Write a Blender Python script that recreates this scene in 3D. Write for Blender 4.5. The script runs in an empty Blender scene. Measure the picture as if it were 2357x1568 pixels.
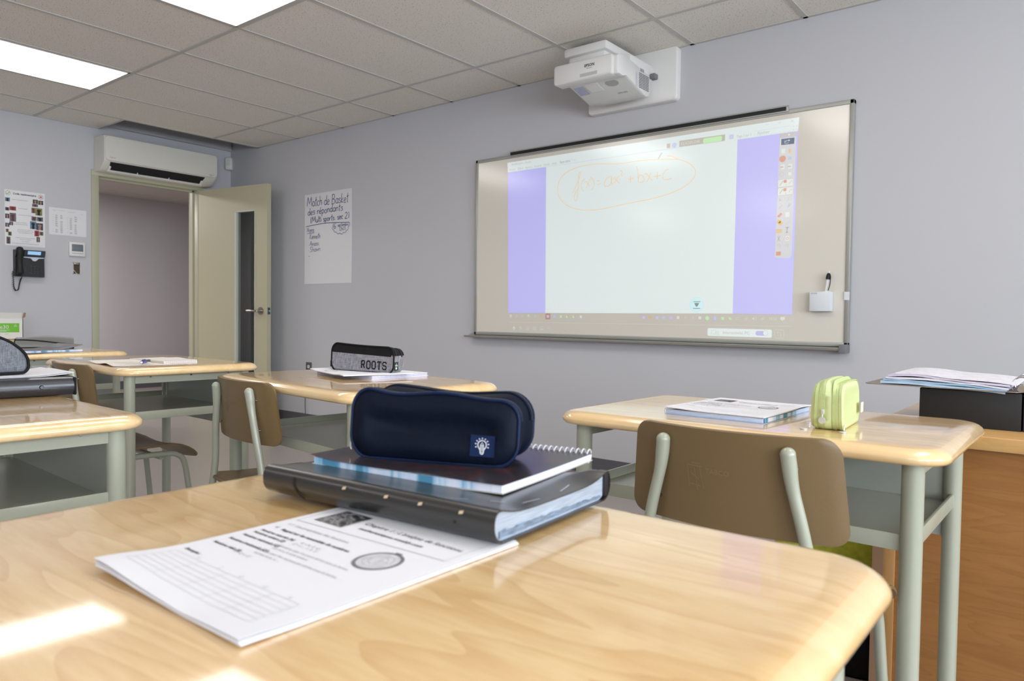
import bpy, bmesh, math, random
from mathutils import Vector, Matrix
random.seed(7)
C = bpy.context.scene.collection
PI = math.pi
R = math.radians

# ------------------------------------------------------------------ materials
def lin(c):
    o = []
    for v in c:
        v /= 255.0
        o.append(v/12.92 if v <= 0.04045 else ((v+0.055)/1.055)**2.4)
    return (o[0], o[1], o[2], 1.0)
def mat(name, col, rough=.5, metal=0, coat=0, coatr=.05, spec=.5, emis=None, es=0, bump=None, vary=None, trans=0, alpha=1, sheen=0, ior=1.5):
    """col in sRGB 0-255. bump=(scale, strength, stretch xyz). vary=(scale, amount, stretch)"""
    m = bpy.data.materials.new(name); m.use_nodes = True
    nt = m.node_tree; b = nt.nodes['Principled BSDF']
    c = lin(col)
    b.inputs['Base Color'].default_value = c
    b.inputs['Roughness'].default_value = rough
    b.inputs['Metallic'].default_value = metal
    b.inputs['Coat Weight'].default_value = coat
    b.inputs['Coat Roughness'].default_value = coatr
    b.inputs['Specular IOR Level'].default_value = spec
    b.inputs['Transmission Weight'].default_value = trans
    b.inputs['Alpha'].default_value = alpha
    b.inputs['IOR'].default_value = ior
    b.inputs['Sheen Weight'].default_value = sheen
    if emis is not None:
        b.inputs['Emission Color'].default_value = (*emis, 1)
        b.inputs['Emission Strength'].default_value = es
    def noise(scale, st, detail=6):
        tc = nt.nodes.new('ShaderNodeTexCoord'); mp = nt.nodes.new('ShaderNodeMapping')
        mp.inputs['Scale'].default_value = st
        n = nt.nodes.new('ShaderNodeTexNoise'); n.inputs['Scale'].default_value = scale; n.inputs['Detail'].default_value = detail
        nt.links.new(tc.outputs['Object'], mp.inputs['Vector']); nt.links.new(mp.outputs['Vector'], n.inputs['Vector'])
        return n
    if vary:
        n = noise(vary[0], vary[2] if len(vary) > 2 else (1, 1, 1))
        r = nt.nodes.new('ShaderNodeValToRGB'); a = vary[1]
        r.color_ramp.elements[0].position = .3; r.color_ramp.elements[1].position = .7
        r.color_ramp.elements[0].color = (c[0]*(1-a), c[1]*(1-a), c[2]*(1-a), 1)
        r.color_ramp.elements[1].color = (min(1, c[0]*(1+a)), min(1, c[1]*(1+a)), min(1, c[2]*(1+a)), 1)
        nt.links.new(n.outputs['Fac'], r.inputs['Fac']); nt.links.new(r.outputs['Color'], b.inputs['Base Color'])
    if bump:
        n = noise(bump[0], bump[2] if len(bump) > 2 else (1, 1, 1), 3)
        bn = nt.nodes.new('ShaderNodeBump'); bn.inputs['Strength'].default_value = bump[1]; bn.inputs['Distance'].default_value = .002
        nt.links.new(n.outputs['Fac'], bn.inputs['Height']); nt.links.new(bn.outputs['Normal'], b.inputs['Normal'])
    return m
def wood(name, light, mid, dark, sc=1.0, rough=.35, coat=.0, coatr=.08, axis='X', contrast=1.0, flame=1.0):
    m = bpy.data.materials.new(name); m.use_nodes = True
    nt = m.node_tree; N = nt.nodes.new; L = nt.links.new; b = nt.nodes['Principled BSDF']
    tc = N('ShaderNodeTexCoord'); mp = N('ShaderNodeMapping'); L(tc.outputs['Object'], mp.inputs['Vector'])
    s = {'X': (1.0, 7.0, 7.0), 'Y': (7.0, 1.0, 7.0), 'Z': (7.0, 7.0, 1.0)}[axis]
    mp.inputs['Scale'].default_value = tuple(v*sc for v in s)
    oi = N('ShaderNodeObjectInfo'); ad = N('ShaderNodeVectorMath'); ad.operation = 'ADD'
    mu = N('ShaderNodeMath'); mu.operation = 'MULTIPLY'; mu.inputs[1].default_value = 9.0
    L(oi.outputs['Random'], mu.inputs[0]); L(mp.outputs['Vector'], ad.inputs[0]); L(mu.outputs[0], ad.inputs[1])
    # cathedral figure: bands of a low frequency height field
    n1 = N('ShaderNodeTexNoise'); n1.inputs['Scale'].default_value = 1.55; n1.inputs['Detail'].default_value = 1.5; n1.inputs['Distortion'].default_value = .35
    L(ad.outputs[0], n1.inputs['Vector'])
    m1 = N('ShaderNodeMath'); m1.operation = 'MULTIPLY'; m1.inputs[1].default_value = 9.0*flame; L(n1.outputs['Fac'], m1.inputs[0])
    fr = N('ShaderNodeMath'); fr.operation = 'FRACT'; L(m1.outputs[0], fr.inputs[0])
    pw = N('ShaderNodeMath'); pw.operation = 'POWER'; pw.inputs[1].default_value = 2.2; L(fr.outputs[0], pw.inputs[0])
    n2 = N('ShaderNodeTexNoise'); n2.inputs['Scale'].default_value = 3.0; n2.inputs['Detail'].default_value = 6; n2.inputs['Distortion'].default_value = .8
    L(ad.outputs[0], n2.inputs['Vector'])
    n3 = N('ShaderNodeTexNoise'); n3.inputs['Scale'].default_value = 22; n3.inputs['Detail'].default_value = 5
    L(ad.outputs[0], n3.inputs['Vector'])
    r = N('ShaderNodeValToRGB'); e = r.color_ramp.elements
    e[0].position = .33; e[0].color = lin(mid); e[1].position = .66; e[1].color = lin(light)
    L(n2.outputs['Fac'], r.inputs['Fac'])
    mx = N('ShaderNodeMix'); mx.data_type = 'RGBA'; mx.inputs['B'].default_value = lin(dark)
    f = N('ShaderNodeMath'); f.operation = 'MULTIPLY'; f.inputs[1].default_value = .42*contrast; L(pw.outputs[0], f.inputs[0])
    L(f.outputs[0], mx.inputs['Factor']); L(r.outputs['Color'], mx.inputs['A'])
    mx2 = N('ShaderNodeMix'); mx2.data_type = 'RGBA'; mx2.blend_type = 'MULTIPLY'
    r3 = N('ShaderNodeValToRGB'); r3.color_ramp.elements[0].color = (.86, .80, .70, 1); r3.color_ramp.elements[0].position = .35; r3.color_ramp.elements[1].position = .6
    L(n3.outputs['Fac'], r3.inputs['Fac']); mx2.inputs['Factor'].default_value = .35*contrast
    L(mx.outputs['Result'], mx2.inputs['A']); L(r3.outputs['Color'], mx2.inputs['B'])
    L(mx2.outputs['Result'], b.inputs['Base Color'])
    b.inputs['Roughness'].default_value = rough; b.inputs['Coat Weight'].default_value = coat; b.inputs['Coat Roughness'].default_value = coatr; b.inputs['Coat IOR'].default_value = 1.6
    return m

M = {}
M['wall'] = mat('wall_paint', (196, 196, 200), .75, bump=(180, .06))
M['hall'] = mat('hall_paint', (190, 186, 188), .75, bump=(180, .06))
M['tbar'] = mat('grid_metal', (196, 193, 188), .5)
M['door'] = mat('beige_door_paint', (188, 182, 154), .45, bump=(120, .04))
M['frame'] = mat('beige_frame_paint', (182, 180, 156), .4)
M['steel'] = mat('brushed_steel', (170, 165, 158), .25, metal=1)
M['chrome'] = mat('chrome', (215, 215, 215), .12, metal=1)
M['metal'] = mat('pale_green_enamel', (162, 165, 148), .32, coat=.3, coatr=.15)
M['shelfm'] = mat('pale_green_enamel_sheet', (160, 165, 154), .34, coat=.2, coatr=.2)
M['chair'] = mat('brown_moulded_ply', (118, 96, 64), .38, bump=(260, .08))
M['white'] = mat('white_plastic', (226, 225, 222), .38)
M['whitecool'] = mat('white_plastic_cool', (222, 226, 230), .4)
M['offwhite'] = mat('ac_plastic', (218, 216, 206), .42)
M['alu'] = mat('anodised_aluminium', (178, 178, 172), .38, metal=.55)
M['black'] = mat('black_plastic', (26, 26, 28), .42)
M['blackmatte'] = mat('black_matte', (20, 20, 21), .6)
M['dark'] = mat('dark_cavity', (22, 22, 24), .8)
M['grey'] = mat('grey_plastic', (120, 120, 122), .5)
M['rubber'] = mat('dark_rubber', (45, 45, 44), .7)
M['paper'] = mat('white_paper', (222, 222, 228), .7)
M['paperw'] = mat('printed_sheet', (226, 226, 228), .75)
M['paperedge'] = mat('paper_block_edge', (226, 230, 242), .7, vary=(60, .10, (.3, .3, 14)))
M['ink'] = mat('toner_ink', (42, 42, 52), .7)
M['inkg'] = mat('toner_grey', (150, 150, 156), .7)
M['inkl'] = mat('toner_light', (196, 196, 202), .7)
M['marker'] = mat('blue_marker', (46, 58, 128), .6)
M['maple'] = wood('maple_laminate', (233, 202, 150), (222, 184, 126), (202, 154, 92), sc=1.25, rough=.3, coat=1, coatr=.06, contrast=1.25)
M['mapledge'] = wood('maple_laminate_edge', (234, 205, 156), (226, 190, 136), (210, 166, 108), sc=1.25, rough=.3, coat=1, coatr=.1, contrast=.35)
M['tdesk'] = wood('honey_wood_panel', (164, 114, 62), (154, 105, 54), (132, 86, 42), sc=1.6, rough=.38, contrast=.8)
M['tdtop'] = wood('honey_wood_top', (214, 172, 112), (206, 160, 100), (186, 140, 84), sc=1.4, rough=.3, contrast=.6, coat=.4)
M['tdshade'] = mat('honey_wood_shaded', (150, 116, 88), .5, vary=(30, .08, (1, 1, .1)))  # same desk wood, with the shade on its end put into the colour
M['tdlit'] = wood('honey_wood_lit', (196, 150, 96), (186, 140, 86), (170, 122, 70), sc=1.2, rough=.35, axis='Z', contrast=.5)  # same desk wood, lightened in colour for the light caught by this strip
M['hotpad'] = M['dark']
M['glass'] = None

def ceiling_mat():
    m = bpy.data.materials.new('mineral_fibre_tile'); m.use_nodes = True
    nt = m.node_tree; N = nt.nodes.new; L = nt.links.new; b = nt.nodes['Principled BSDF']
    tc = N('ShaderNodeTexCoord')
    v = N('ShaderNodeTexNoise'); v.inputs['Scale'].default_value = 150; v.inputs['Detail'].default_value = 3; L(tc.outputs['Object'], v.inputs['Vector'])
    r = N('ShaderNodeValToRGB'); e = r.color_ramp.elements
    e[0].position = .325; e[0].color = lin((128, 122, 112)); e[1].position = .375; e[1].color = lin((236, 231, 222))
    L(v.outputs['Fac'], r.inputs['Fac']); L(r.outputs['Color'], b.inputs['Base Color'])
    b.inputs['Roughness'].default_value = .9
    bn = N('ShaderNodeBump'); bn.inputs['Strength'].default_value = .35; bn.inputs['Distance'].default_value = .002
    L(v.outputs['Fac'], bn.inputs['Height']); L(bn.outputs['Normal'], b.inputs['Normal'])
    return m
M['ceil'] = ceiling_mat()
def floor_mat():
    m = mat('vinyl_floor', (150, 145, 142), .28, vary=(2.2, .05))
    nt = m.node_tree; N = nt.nodes.new; L = nt.links.new; b = nt.nodes['Principled BSDF']
    tc = N('ShaderNodeTexCoord'); n = N('ShaderNodeTexNoise'); n.inputs['Scale'].default_value = 240; n.inputs['Detail'].default_value = 2
    L(tc.outputs['Object'], n.inputs['Vector']); r = N('ShaderNodeValToRGB'); e = r.color_ramp.elements
    e[0].position = .4; e[0].color = lin((158, 150, 146)); e[1].position = .62; e[1].color = lin((180, 172, 167))
    L(n.outputs['Fac'], r.inputs['Fac']); L(r.outputs['Color'], b.inputs['Base Color'])
    return m
M['floor'] = floor_mat()
def fabric(name, a, bcol, sc=900, rough=.85, sheen=.3, spec=.35):
    m = bpy.data.materials.new(name); m.use_nodes = True
    nt = m.node_tree; N = nt.nodes.new; L = nt.links.new; b = nt.nodes['Principled BSDF']
    tc = N('ShaderNodeTexCoord'); outs = []
    for st in ((1, .06, .06), (.06, 1, .9), (.5, .5, .05)):
        mp = N('ShaderNodeMapping'); mp.inputs['Scale'].default_value = st; L(tc.outputs['Object'], mp.inputs['Vector'])
        n = N('ShaderNodeTexNoise'); n.inputs['Scale'].default_value = sc; n.inputs['Detail'].default_value = 2; L(mp.outputs['Vector'], n.inputs['Vector']); outs.append(n)
    ad = N('ShaderNodeMath'); ad.operation = 'ADD'; L(outs[0].outputs['Fac'], ad.inputs[0]); L(outs[1].outputs['Fac'], ad.inputs[1])
    ad2 = N('ShaderNodeMath'); ad2.operation = 'ADD'; L(ad.outputs[0], ad2.inputs[0]); L(outs[2].outputs['Fac'], ad2.inputs[1])
    mu = N('ShaderNodeMath'); mu.operation = 'MULTIPLY'; mu.inputs[1].default_value = .333; L(ad2.outputs[0], mu.inputs[0])
    r = N('ShaderNodeValToRGB'); e = r.color_ramp.elements; e[0].position = .4; e[0].color = lin(a); e[1].position = .6; e[1].color = lin(bcol)
    L(mu.outputs[0], r.inputs['Fac']); L(r.outputs['Color'], b.inputs['Base Color'])
    b.inputs['Roughness'].default_value = rough; b.inputs['Sheen Weight'].default_value = sheen; b.inputs['Specular IOR Level'].default_value = spec
    bn = N('ShaderNodeBump'); bn.inputs['Strength'].default_value = .25; bn.inputs['Distance'].default_value = .001
    L(mu.outputs[0], bn.inputs['Height']); L(bn.outputs['Normal'], b.inputs['Normal'])
    return m
M['navy'] = fabric('navy_nylon', (3, 9, 22), (6, 17, 38), 1500, .6, .0, .15)
M['navyp'] = fabric('navy_piping', (7, 22, 50), (12, 34, 70), 1500, .55, .0, .25)
M['navyz'] = mat('navy_zip', (16, 28, 50), .45, bump=(700, .9, (1, .1, 1)))
M['heather'] = fabric('grey_heather_fabric', (96, 96, 104), (158, 156, 164), 900)
M['heatherd'] = fabric('charcoal_heather_fabric', (84, 88, 96), (128, 132, 140), 900)
M['sleevef'] = fabric('taupe_sleeve_fabric', (72, 72, 68), (92, 92, 86), 700)
M['blackf'] = fabric('black_nylon', (12, 12, 14), (22, 22, 25), 1300, .65, .0, .25)
M['lime'] = mat('lime_leatherette', (200, 212, 152), .42, bump=(500, .08), coat=.1)
M['limed'] = mat('lime_zip_tape', (186, 200, 136), .55, bump=(900, .5))
M['yellow'] = mat('yellow_green_canvas', (176, 178, 52), .8, vary=(60, .18), bump=(300, .3))
def mix_pattern(name, cols, sc, rough=.25, coat=.5, st=(1, 1, 1), dist=2.5):
    m = bpy.data.materials.new(name); m.use_nodes = True
    nt = m.node_tree; N = nt.nodes.new; L = nt.links.new; b = nt.nodes['Principled BSDF']
    tc = N('ShaderNodeTexCoord'); mp = N('ShaderNodeMapping'); mp.inputs['Scale'].default_value = st; L(tc.outputs['Object'], mp.inputs['Vector'])
    n = N('ShaderNodeTexNoise'); n.inputs['Scale'].default_value = sc; n.inputs['Detail'].default_value = 4; n.inputs['Distortion'].default_value = dist
    L(mp.outputs['Vector'], n.inputs['Vector']); r = N('ShaderNodeValToRGB'); cr = r.color_ramp
    while len(cr.elements) < len(cols): cr.elements.new(.5)
    for i, (p, c) in enumerate(cols): cr.elements[i].position = p; cr.elements[i].color = lin(c)
    L(n.outputs['Fac'], r.inputs['Fac']); L(r.outputs['Color'], b.inputs['Base Color'])
    b.inputs['Roughness'].default_value = rough; b.inputs['Coat Weight'].default_value = coat; b.inputs['Coat Roughness'].default_value = .12
    return m
M['cover'] = mix_pattern('dark_abstract_cover', [(.28, (52, 78, 140)), (.38, (66, 68, 84)), (.46, (84, 80, 84)), (.55, (70, 68, 76)), (.62, (132, 72, 66)), (.7, (92, 90, 98))], 30, dist=3)
M['pagetab'] = mix_pattern('page_edges_with_blue_tabs', [(.40, (80, 140, 172)), (.46, (130, 180, 210)), (.52, (196, 214, 236)), (.66, (224, 226, 240))], 16, rough=.6, coat=0, st=(2.2, 2.2, .02), dist=.3)
M['folder'] = mat('smoky_charcoal_polypropylene', (42, 41, 40), .3, coat=.3, coatr=.2, vary=(5, .07))
M['folderdark'] = mat('folder_flap_black', (30, 32, 36), .35)  # the rear flap's own black plastic
M['sleeves'] = mat('clear_sleeve_stack', (158, 170, 184), .4, vary=(60, .26, (.5, .5, 22)), coat=.2)
M['sleevesd'] = mat('blue_grey_sleeve_edges', (108, 126, 146), .35, vary=(70, .35, (1, 1, 6)), coat=.3)
M['binderblk'] = mat('black_leatherette', (32, 34, 42), .3, coat=.3, coatr=.25, bump=(300, .1))
M['bluepl'] = mat('blue_plastic', (34, 52, 140), .3, coat=.5)
M['green'] = mat('green_label', (112, 188, 52), .6)
M['carton'] = mat('white_carton', (222, 222, 218), .7)
M['kraft'] = mat('brown_cardboard', (150, 112, 84), .8)

# ------------------------------------------------------------------ helpers
def obj(name, bm, m, parent=None, ang=38, loc=None, rz=None):
    bmesh.ops.recalc_face_normals(bm, faces=bm.faces)
    me = bpy.data.meshes.new(name); bm.to_mesh(me); bm.free()
    for p in me.polygons: p.use_smooth = True
    try: me.set_sharp_from_angle(angle=R(ang))
    except Exception: pass
    if isinstance(m, (list, tuple)):
        for k in m: me.materials.append(k)
    else: me.materials.append(m)
    o = bpy.data.objects.new(name, me); C.objects.link(o)
    if parent: o.parent = parent
    if loc: o.location = loc
    if rz is not None: o.rotation_euler.z = rz
    return o
def thing(name, label, cat, loc=(0, 0, 0), rz=0, group=None):
    o = bpy.data.objects.new(name, None); C.objects.link(o)
    o.empty_display_size = .05
    o.location = loc; o.rotation_euler = (0, 0, rz); o['label'] = label; o['category'] = cat
    if group: o['group'] = group
    return o
def tag(o, label, cat, group=None):
    o['label'] = label; o['category'] = cat
    if group: o['group'] = group
    return o
def struct(name, bm, m, parent=None, **k):
    o = obj(name, bm, m, parent, **k)
    if not parent: o['kind'] = 'structure'
    return o
def NB(): return bmesh.new()
def box(bm, x0, x1, y0, y1, z0, z1, bev=0, seg=2, mi=0):
    x0, x1 = sorted((x0, x1)); y0, y1 = sorted((y0, y1)); z0, z1 = sorted((z0, z1))
    mx = Matrix.Translation(((x0+x1)/2, (y0+y1)/2, (z0+z1)/2)) @ Matrix.Diagonal((x1-x0, y1-y0, z1-z0, 1))
    r = bmesh.ops.create_cube(bm, size=1, matrix=mx)
    fs = set(f for v in r['verts'] for f in v.link_faces)
    for f in fs: f.material_index = mi
    if bev > 0:
        es = list(set(e for v in r['verts'] for e in v.link_edges))
        rr = bmesh.ops.bevel(bm, geom=es, offset=bev, segments=seg, affect='EDGES', profile=.5)
        for f in rr['faces']: f.material_index = mi
    return bm
def ringfaces(bm, rings, closed=True, cap0=True, cap1=True, mi=0):
    vs = [[bm.verts.new(p) for p in r] for r in rings]
    n = len(rings[0])
    for a, b in zip(vs, vs[1:]):
        for i in range(n if closed else n-1):
            j = (i+1) % n
            f = bm.faces.new((a[i], a[j], b[j], b[i])); f.material_index = mi
    if cap0 and closed: bm.faces.new(list(reversed(vs[0]))).material_index = mi
    if cap1 and closed: bm.faces.new(vs[-1]).material_index = mi
    return bm
def tube(bm, pts, r, seg=12, caps=True, closed=False, flat=None, mi=0):
    pts = [Vector(p) for p in pts]; n = len(pts)
    rs = r if isinstance(r, (list, tuple)) else [r]*n
    rings = []; up = None
    for i, p in enumerate(pts):
        if closed: t = (pts[(i+1) % n]-pts[i-1]).normalized()
        else: t = (pts[min(i+1, n-1)]-pts[max(i-1, 0)]).normalized()
        if up is None:
            up = Vector((0, 0, 1)) if abs(t.z) < .9 else Vector((0, 1, 0))
        u = (up - t*up.dot(t)).normalized(); up = u; w = t.cross(u)
        k = flat[i] if flat else 1.0
        rings.append([p + u*math.cos(a)*rs[i]*k + w*math.sin(a)*rs[i] for a in [2*PI*j/seg for j in range(seg)]])
    if closed: rings.append(rings[0])
    ringfaces(bm, rings, True, caps and not closed, caps and not closed, mi)
    return bm
def cyl(bm, p0, p1, r, seg=16, r1=None, mi=0):
    return tube(bm, [p0, p1], [r, r if r1 is None else r1], seg, mi=mi)
def smoothpath(pts, k=6, closed=False):
    P = [Vector(p) for p in pts]; n = len(P); out = []
    rng = range(n) if closed else range(n-1)
    for i in rng:
        if closed: a, b, c, d = P[i-1], P[i], P[(i+1) % n], P[(i+2) % n]
        else: a, b, c, d = P[max(i-1, 0)], P[i], P[i+1], P[min(i+2, n-1)]
        for j in range(k):
            t = j/k
            out.append(.5*((2*b)+(-a+c)*t+(2*a-5*b+4*c-d)*t*t+(-a+3*b-3*c+d)*t**3))
    if not closed: out.append(P[-1])
    return out
def rrect(W, H, r, n=8):
    r = max(min(r, W/2-1e-4, H/2-1e-4), 1e-4); o = []
    for sx, sy, a0 in ((1, 1, 0), (-1, 1, 90), (-1, -1, 180), (1, -1, 270)):
        for k in range(n+1):
            t = R(a0+90*k/n); o.append((sx*(W/2-r)+r*math.cos(t), sy*(H/2-r)+r*math.sin(t)))
    return o
def prism(bm, poly, f, w0, w1, mi=0):
    return ringfaces(bm, [[f(u, v, w0) for u, v in poly], [f(u, v, w1) for u, v in poly]], mi=mi)
def panel(bm, W, H, r, th, fn, nu=22, nv=12, mi=0):
    """curved sheet with rounded corners; fn(u,v)->point, offset along the numeric normal; u in +-W/2, v in +-H/2"""
    def hw(v):
        d = H/2-abs(v)
        return W/2 if d >= r else W/2-r+math.sqrt(max(0, r*r-(r-d)**2))
    vv = [-H/2+H*(.5-.5*math.cos(PI*j/nv)) for j in range(nv+1)]
    def nrm(u, v):
        e = 1e-3; a = fn(u+e, v)-fn(u-e, v); b = fn(u, v+e)-fn(u, v-e); return a.cross(b).normalized()
    F = []; B = []; MID = []
    for v in vv:
        h = hw(v); F.append([]); B.append([])
        for i in range(nu+1):
            u = -h+2*h*i/nu; edge = (i in (0, nu)) or abs(abs(v)-H/2) < 1e-6
            p = fn(u, v); n = nrm(u, v); k = .28 if edge else .5
            F[-1].append(bm.verts.new(p+n*th*k)); B[-1].append(bm.verts.new(p-n*th*k))
    for j in range(nv):
        for i in range(nu):
            bm.faces.new((F[j][i], F[j][i+1], F[j+1][i+1], F[j+1][i])).material_index = mi
            bm.faces.new((B[j][i], B[j+1][i], B[j+1][i+1], B[j][i+1])).material_index = mi
    loop = [(0, i) for i in range(nu)]+[(j, nu) for j in range(nv)]+[(nv, i) for i in range(nu, 0, -1)]+[(j, 0) for j in range(nv, 0, -1)]
    for k in range(len(loop)):
        a = loop[k]; b = loop[(k+1) % len(loop)]
        bm.faces.new((F[a[0]][a[1]], B[a[0]][a[1]], B[b[0]][b[1]], F[b[0]][b[1]])).material_index = mi
    return bm
def ribbon(bm, pts, w, f, mi=0):
    """flat pen stroke: pts 2D, f maps (u,v)->Vector"""
    if len(pts) < 2: pts = [pts[0], (pts[0][0]+w, pts[0][1])]
    L = []; Rr = []; n = len(pts)
    for i in range(n):
        a = Vector(pts[max(i-1, 0)]); b = Vector(pts[min(i+1, n-1)]); t = (b-a)
        if t.length < 1e-9: t = Vector((1, 0))
        t.normalize(); q = Vector((-t.y, t.x))*w/2; p = Vector(pts[i])
        L.append(bm.verts.new(f(*(p+q)))); Rr.append(bm.verts.new(f(*(p-q))))
    for i in range(n-1): bm.faces.new((L[i], Rr[i], Rr[i+1], L[i+1])).material_index = mi
def smooth2(pts, k=4):
    return [(p.x, p.y) for p in smoothpath([(a, b, 0) for a, b in pts], k)] if len(pts) > 2 else pts
def rect2(bm, u0, v0, u1, v1, f, mi=0, n=1):
    for i in range(n):
        a = u0+(u1-u0)*i/n; b = u0+(u1-u0)*(i+1)/n
        bm.faces.new([bm.verts.new(f(*p)) for p in ((a, v0), (b, v0), (b, v1), (a, v1))]).material_index = mi
def poly2(bm, pts, f, mi=0): bm.faces.new([bm.verts.new(f(*p)) for p in pts]).material_index = mi
def disc2(bm, u, v, r, f, n=24, mi=0, ry=None): poly2(bm, [(u+r*math.cos(2*PI*k/n), v+(ry or r)*math.sin(2*PI*k/n)) for k in range(n)], f, mi)
def ring2(bm, u, v, r, w, f, n=28, mi=0, ry=None): ribbon(bm, [(u+r*math.cos(2*PI*k/n), v+(ry or r)*math.sin(2*PI*k/n)) for k in range(n+1)], w, f, mi)
def text(bm, s, u, v, size, f, align='LEFT', shear=0, bold=0, sx=1, rot=0, mi=0, space=1):
    cu = bpy.data.curves.new('t', 'FONT'); cu.body = s; cu.size = size; cu.align_x = align; cu.shear = shear; cu.offset = bold; cu.resolution_u = 2; cu.space_character = space
    o = bpy.data.objects.new('t', cu); me = o.to_mesh()
    ca, sa = math.cos(rot), math.sin(rot)
    vs = []
    for p in me.vertices:
        x, y = p.co.x*sx, p.co.y
        vs.append(bm.verts.new(f(u+x*ca-y*sa, v+x*sa+y*ca)))
    for p in me.polygons:
        try: bm.faces.new([vs[i] for i in p.vertices]).material_index = mi
        except ValueError: pass
    o.to_mesh_clear(); bpy.data.objects.remove(o); bpy.data.curves.remove(cu)

# a little single-stroke handwriting: glyph -> (advance, strokes) on a 0..1 cap height grid
def arc(cx, cy, rx, ry, a0, a1, n=10): return [(cx+rx*math.cos(R(a0+(a1-a0)*k/n)), cy+ry*math.sin(R(a0+(a1-a0)*k/n))) for k in range(n+1)]
G = {
 'M': (.85, [[(0, 0), (.12, 1), (.38, .25), (.66, 1), (.74, 0)]]), 'B': (.62, [[(.05, 0), (.08, 1)], [(.0, .95), (.3, 1), (.45, .8), (.3, .55), (.1, .52)], [(.1, .52), (.42, .45), (.52, .22), (.35, .02), (.03, 0)]]),
 'K': (.6, [[(.08, 1), (.05, 0)], [(.45, .9), (.08, .42), (.5, 0)]]), 'N': (.62, [[(.03, 0), (.08, .95), (.42, .03), (.5, 1)]]), 'A': (.6, [[(0, 0), (.28, 1), (.48, 0)], [(.08, .38), (.44, .38)]]),
 'S': (.6, [[(.48, .88), (.3, 1), (.08, .82), (.15, .58), (.42, .42), (.46, .18), (.25, 0), (.02, .1)]]),
 'a': (.46, [arc(.2, .25, .17, .25, 40, 360, 12), [(.37, .5), (.36, .1), (.42, 0)]]), 'c': (.4, [arc(.2, .25, .18, .25, 50, 310, 10)]), 'd': (.48, [arc(.2, .25, .17, .25, 20, 360, 12), [(.38, 1), (.36, .3), (.42, 0)]]),
 'e': (.42, [[(.04, .25), (.32, .3), (.28, .46), (.14, .5), (.03, .3), (.06, .08), (.2, 0), (.34, .08)]]), 'h': (.46, [[(.05, 1), (.05, 0)], [(.05, .3), (.2, .5), (.34, .4), (.36, 0)]]),
 'i': (.2, [[(.08, .5), (.09, 0)], [(.08, .68), (.1, .72)]]), 'k': (.42, [[(.05, 1), (.05, 0)], [(.32, .5), (.06, .22), (.34, 0)]]), 'l': (.2, [[(.08, 1), (.08, 0)]]),
 'm': (.66, [[(.04, .5), (.04, 0)], [(.04, .3), (.15, .5), (.28, .4), (.3, 0)], [(.3, .3), (.42, .5), (.54, .4), (.56, 0)]]), 'n': (.46, [[(.04, .5), (.05, 0)], [(.05, .3), (.18, .5), (.34, .4), (.36, 0)]]),
 'o': (.44, [arc(.2, .25, .17, .25, 90, 450, 12)]), 'p': (.46, [[(.05, .5), (.05, -.42)], arc(.2, .25, .17, .25, 170, -170, 12)]), 'r': (.36, [[(.05, .5), (.06, 0)], [(.06, .28), (.16, .48), (.3, .46)]]),
 's': (.38, [[(.3, .44), (.16, .5), (.05, .38), (.28, .18), (.24, .02), (.04, .04)]]), 't': (.34, [[(.15, .95), (.14, .06), (.24, 0)], [(0, .6), (.3, .64)]]), 'u': (.46, [[(.04, .5), (.06, .1), (.18, 0), (.34, .12), (.36, .5)], [(.36, .5), (.38, 0)]]),
 'w': (.6, [[(.03, .5), (.14, 0), (.28, .4), (.4, 0), (.52, .5)]]), 'b': (.46, [[(.05, 1), (.05, 0)], arc(.2, .25, .17, .25, 170, -170, 12)]),
 '(': (.32, [arc(.3, .45, .25, .7, 130, 230, 8)]), ')': (.32, [arc(0, .45, .25, .7, 50, -50, 8)]), '.': (.22, [[(.06, .02), (.1, .04)]]), '-': (.3, [[(.02, .28), (.14, .28)]]), ' ': (.3, []),
 '2': (.55, [[(.05, .8), (.2, 1), (.42, .85), (.36, .5), (.02, 0), (.48, .02)]]), '6': (.5, [[(.38, .98), (.12, .7), (.03, .25), (.2, 0), (.4, .15), (.34, .42), (.06, .35)]]), '1': (.28, [[(.12, 1), (.12, 0)]]), '5': (.5, [[(.4, 1), (.12, .98), (.1, .58), (.36, .52), (.4, .18), (.18, 0), (.02, .08)]]),
}
G['é'] = (G['e'][0], G['e'][1]+[[(.14, .66), (.28, .84)]])
G['à'] = G['a']
def hand(bm, s, u0, v0, u1, v1, h, w, f, slant=.05):
    """write s so that its baseline runs (u0,v0)->(u1,v1)"""
    tot = sum(G[c][0] for c in s); d = Vector((u1-u0, v1-v0)); L = d.length; d.normalize(); q = Vector((-d.y, d.x)); k = L/tot; x = 0
    for c in s:
        jig = random.uniform(-.04, .04)
        for st in G[c][1]:
            pts = []
            for a, b in smooth2(st, 3):
                p = Vector((u0, v0))+d*((x+a+slant*b)*k)+q*((b+jig)*h); pts.append((p.x, p.y))
            ribbon(bm, pts, w, f)
        x += G[c][0]

# ------------------------------------------------------------------ room shell
H = 2.487; XR = 9.8; YB = -8.3
bm = NB(); box(bm, -3.1, XR+.2, YB-.2, 1.6, -.12, 0); struct('floor', bm, M['floor'])
bm = NB(); box(bm, -.14, XR+.2, 0, .14, 0, 3.0); struct('wall_back', bm, M['wall'])
# left wall with the door opening
DY0, DY1, DZ = -1.199, -.334, 2.097
bm = NB(); box(bm, -.14, 0, YB, DY0, 0, 3.0); box(bm, -.14, 0, DY1, .0, 0, 3.0); box(bm, -.14, 0, DY0, DY1, DZ, 3.0)
struct('wall_left', bm, M['wall'])
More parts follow.
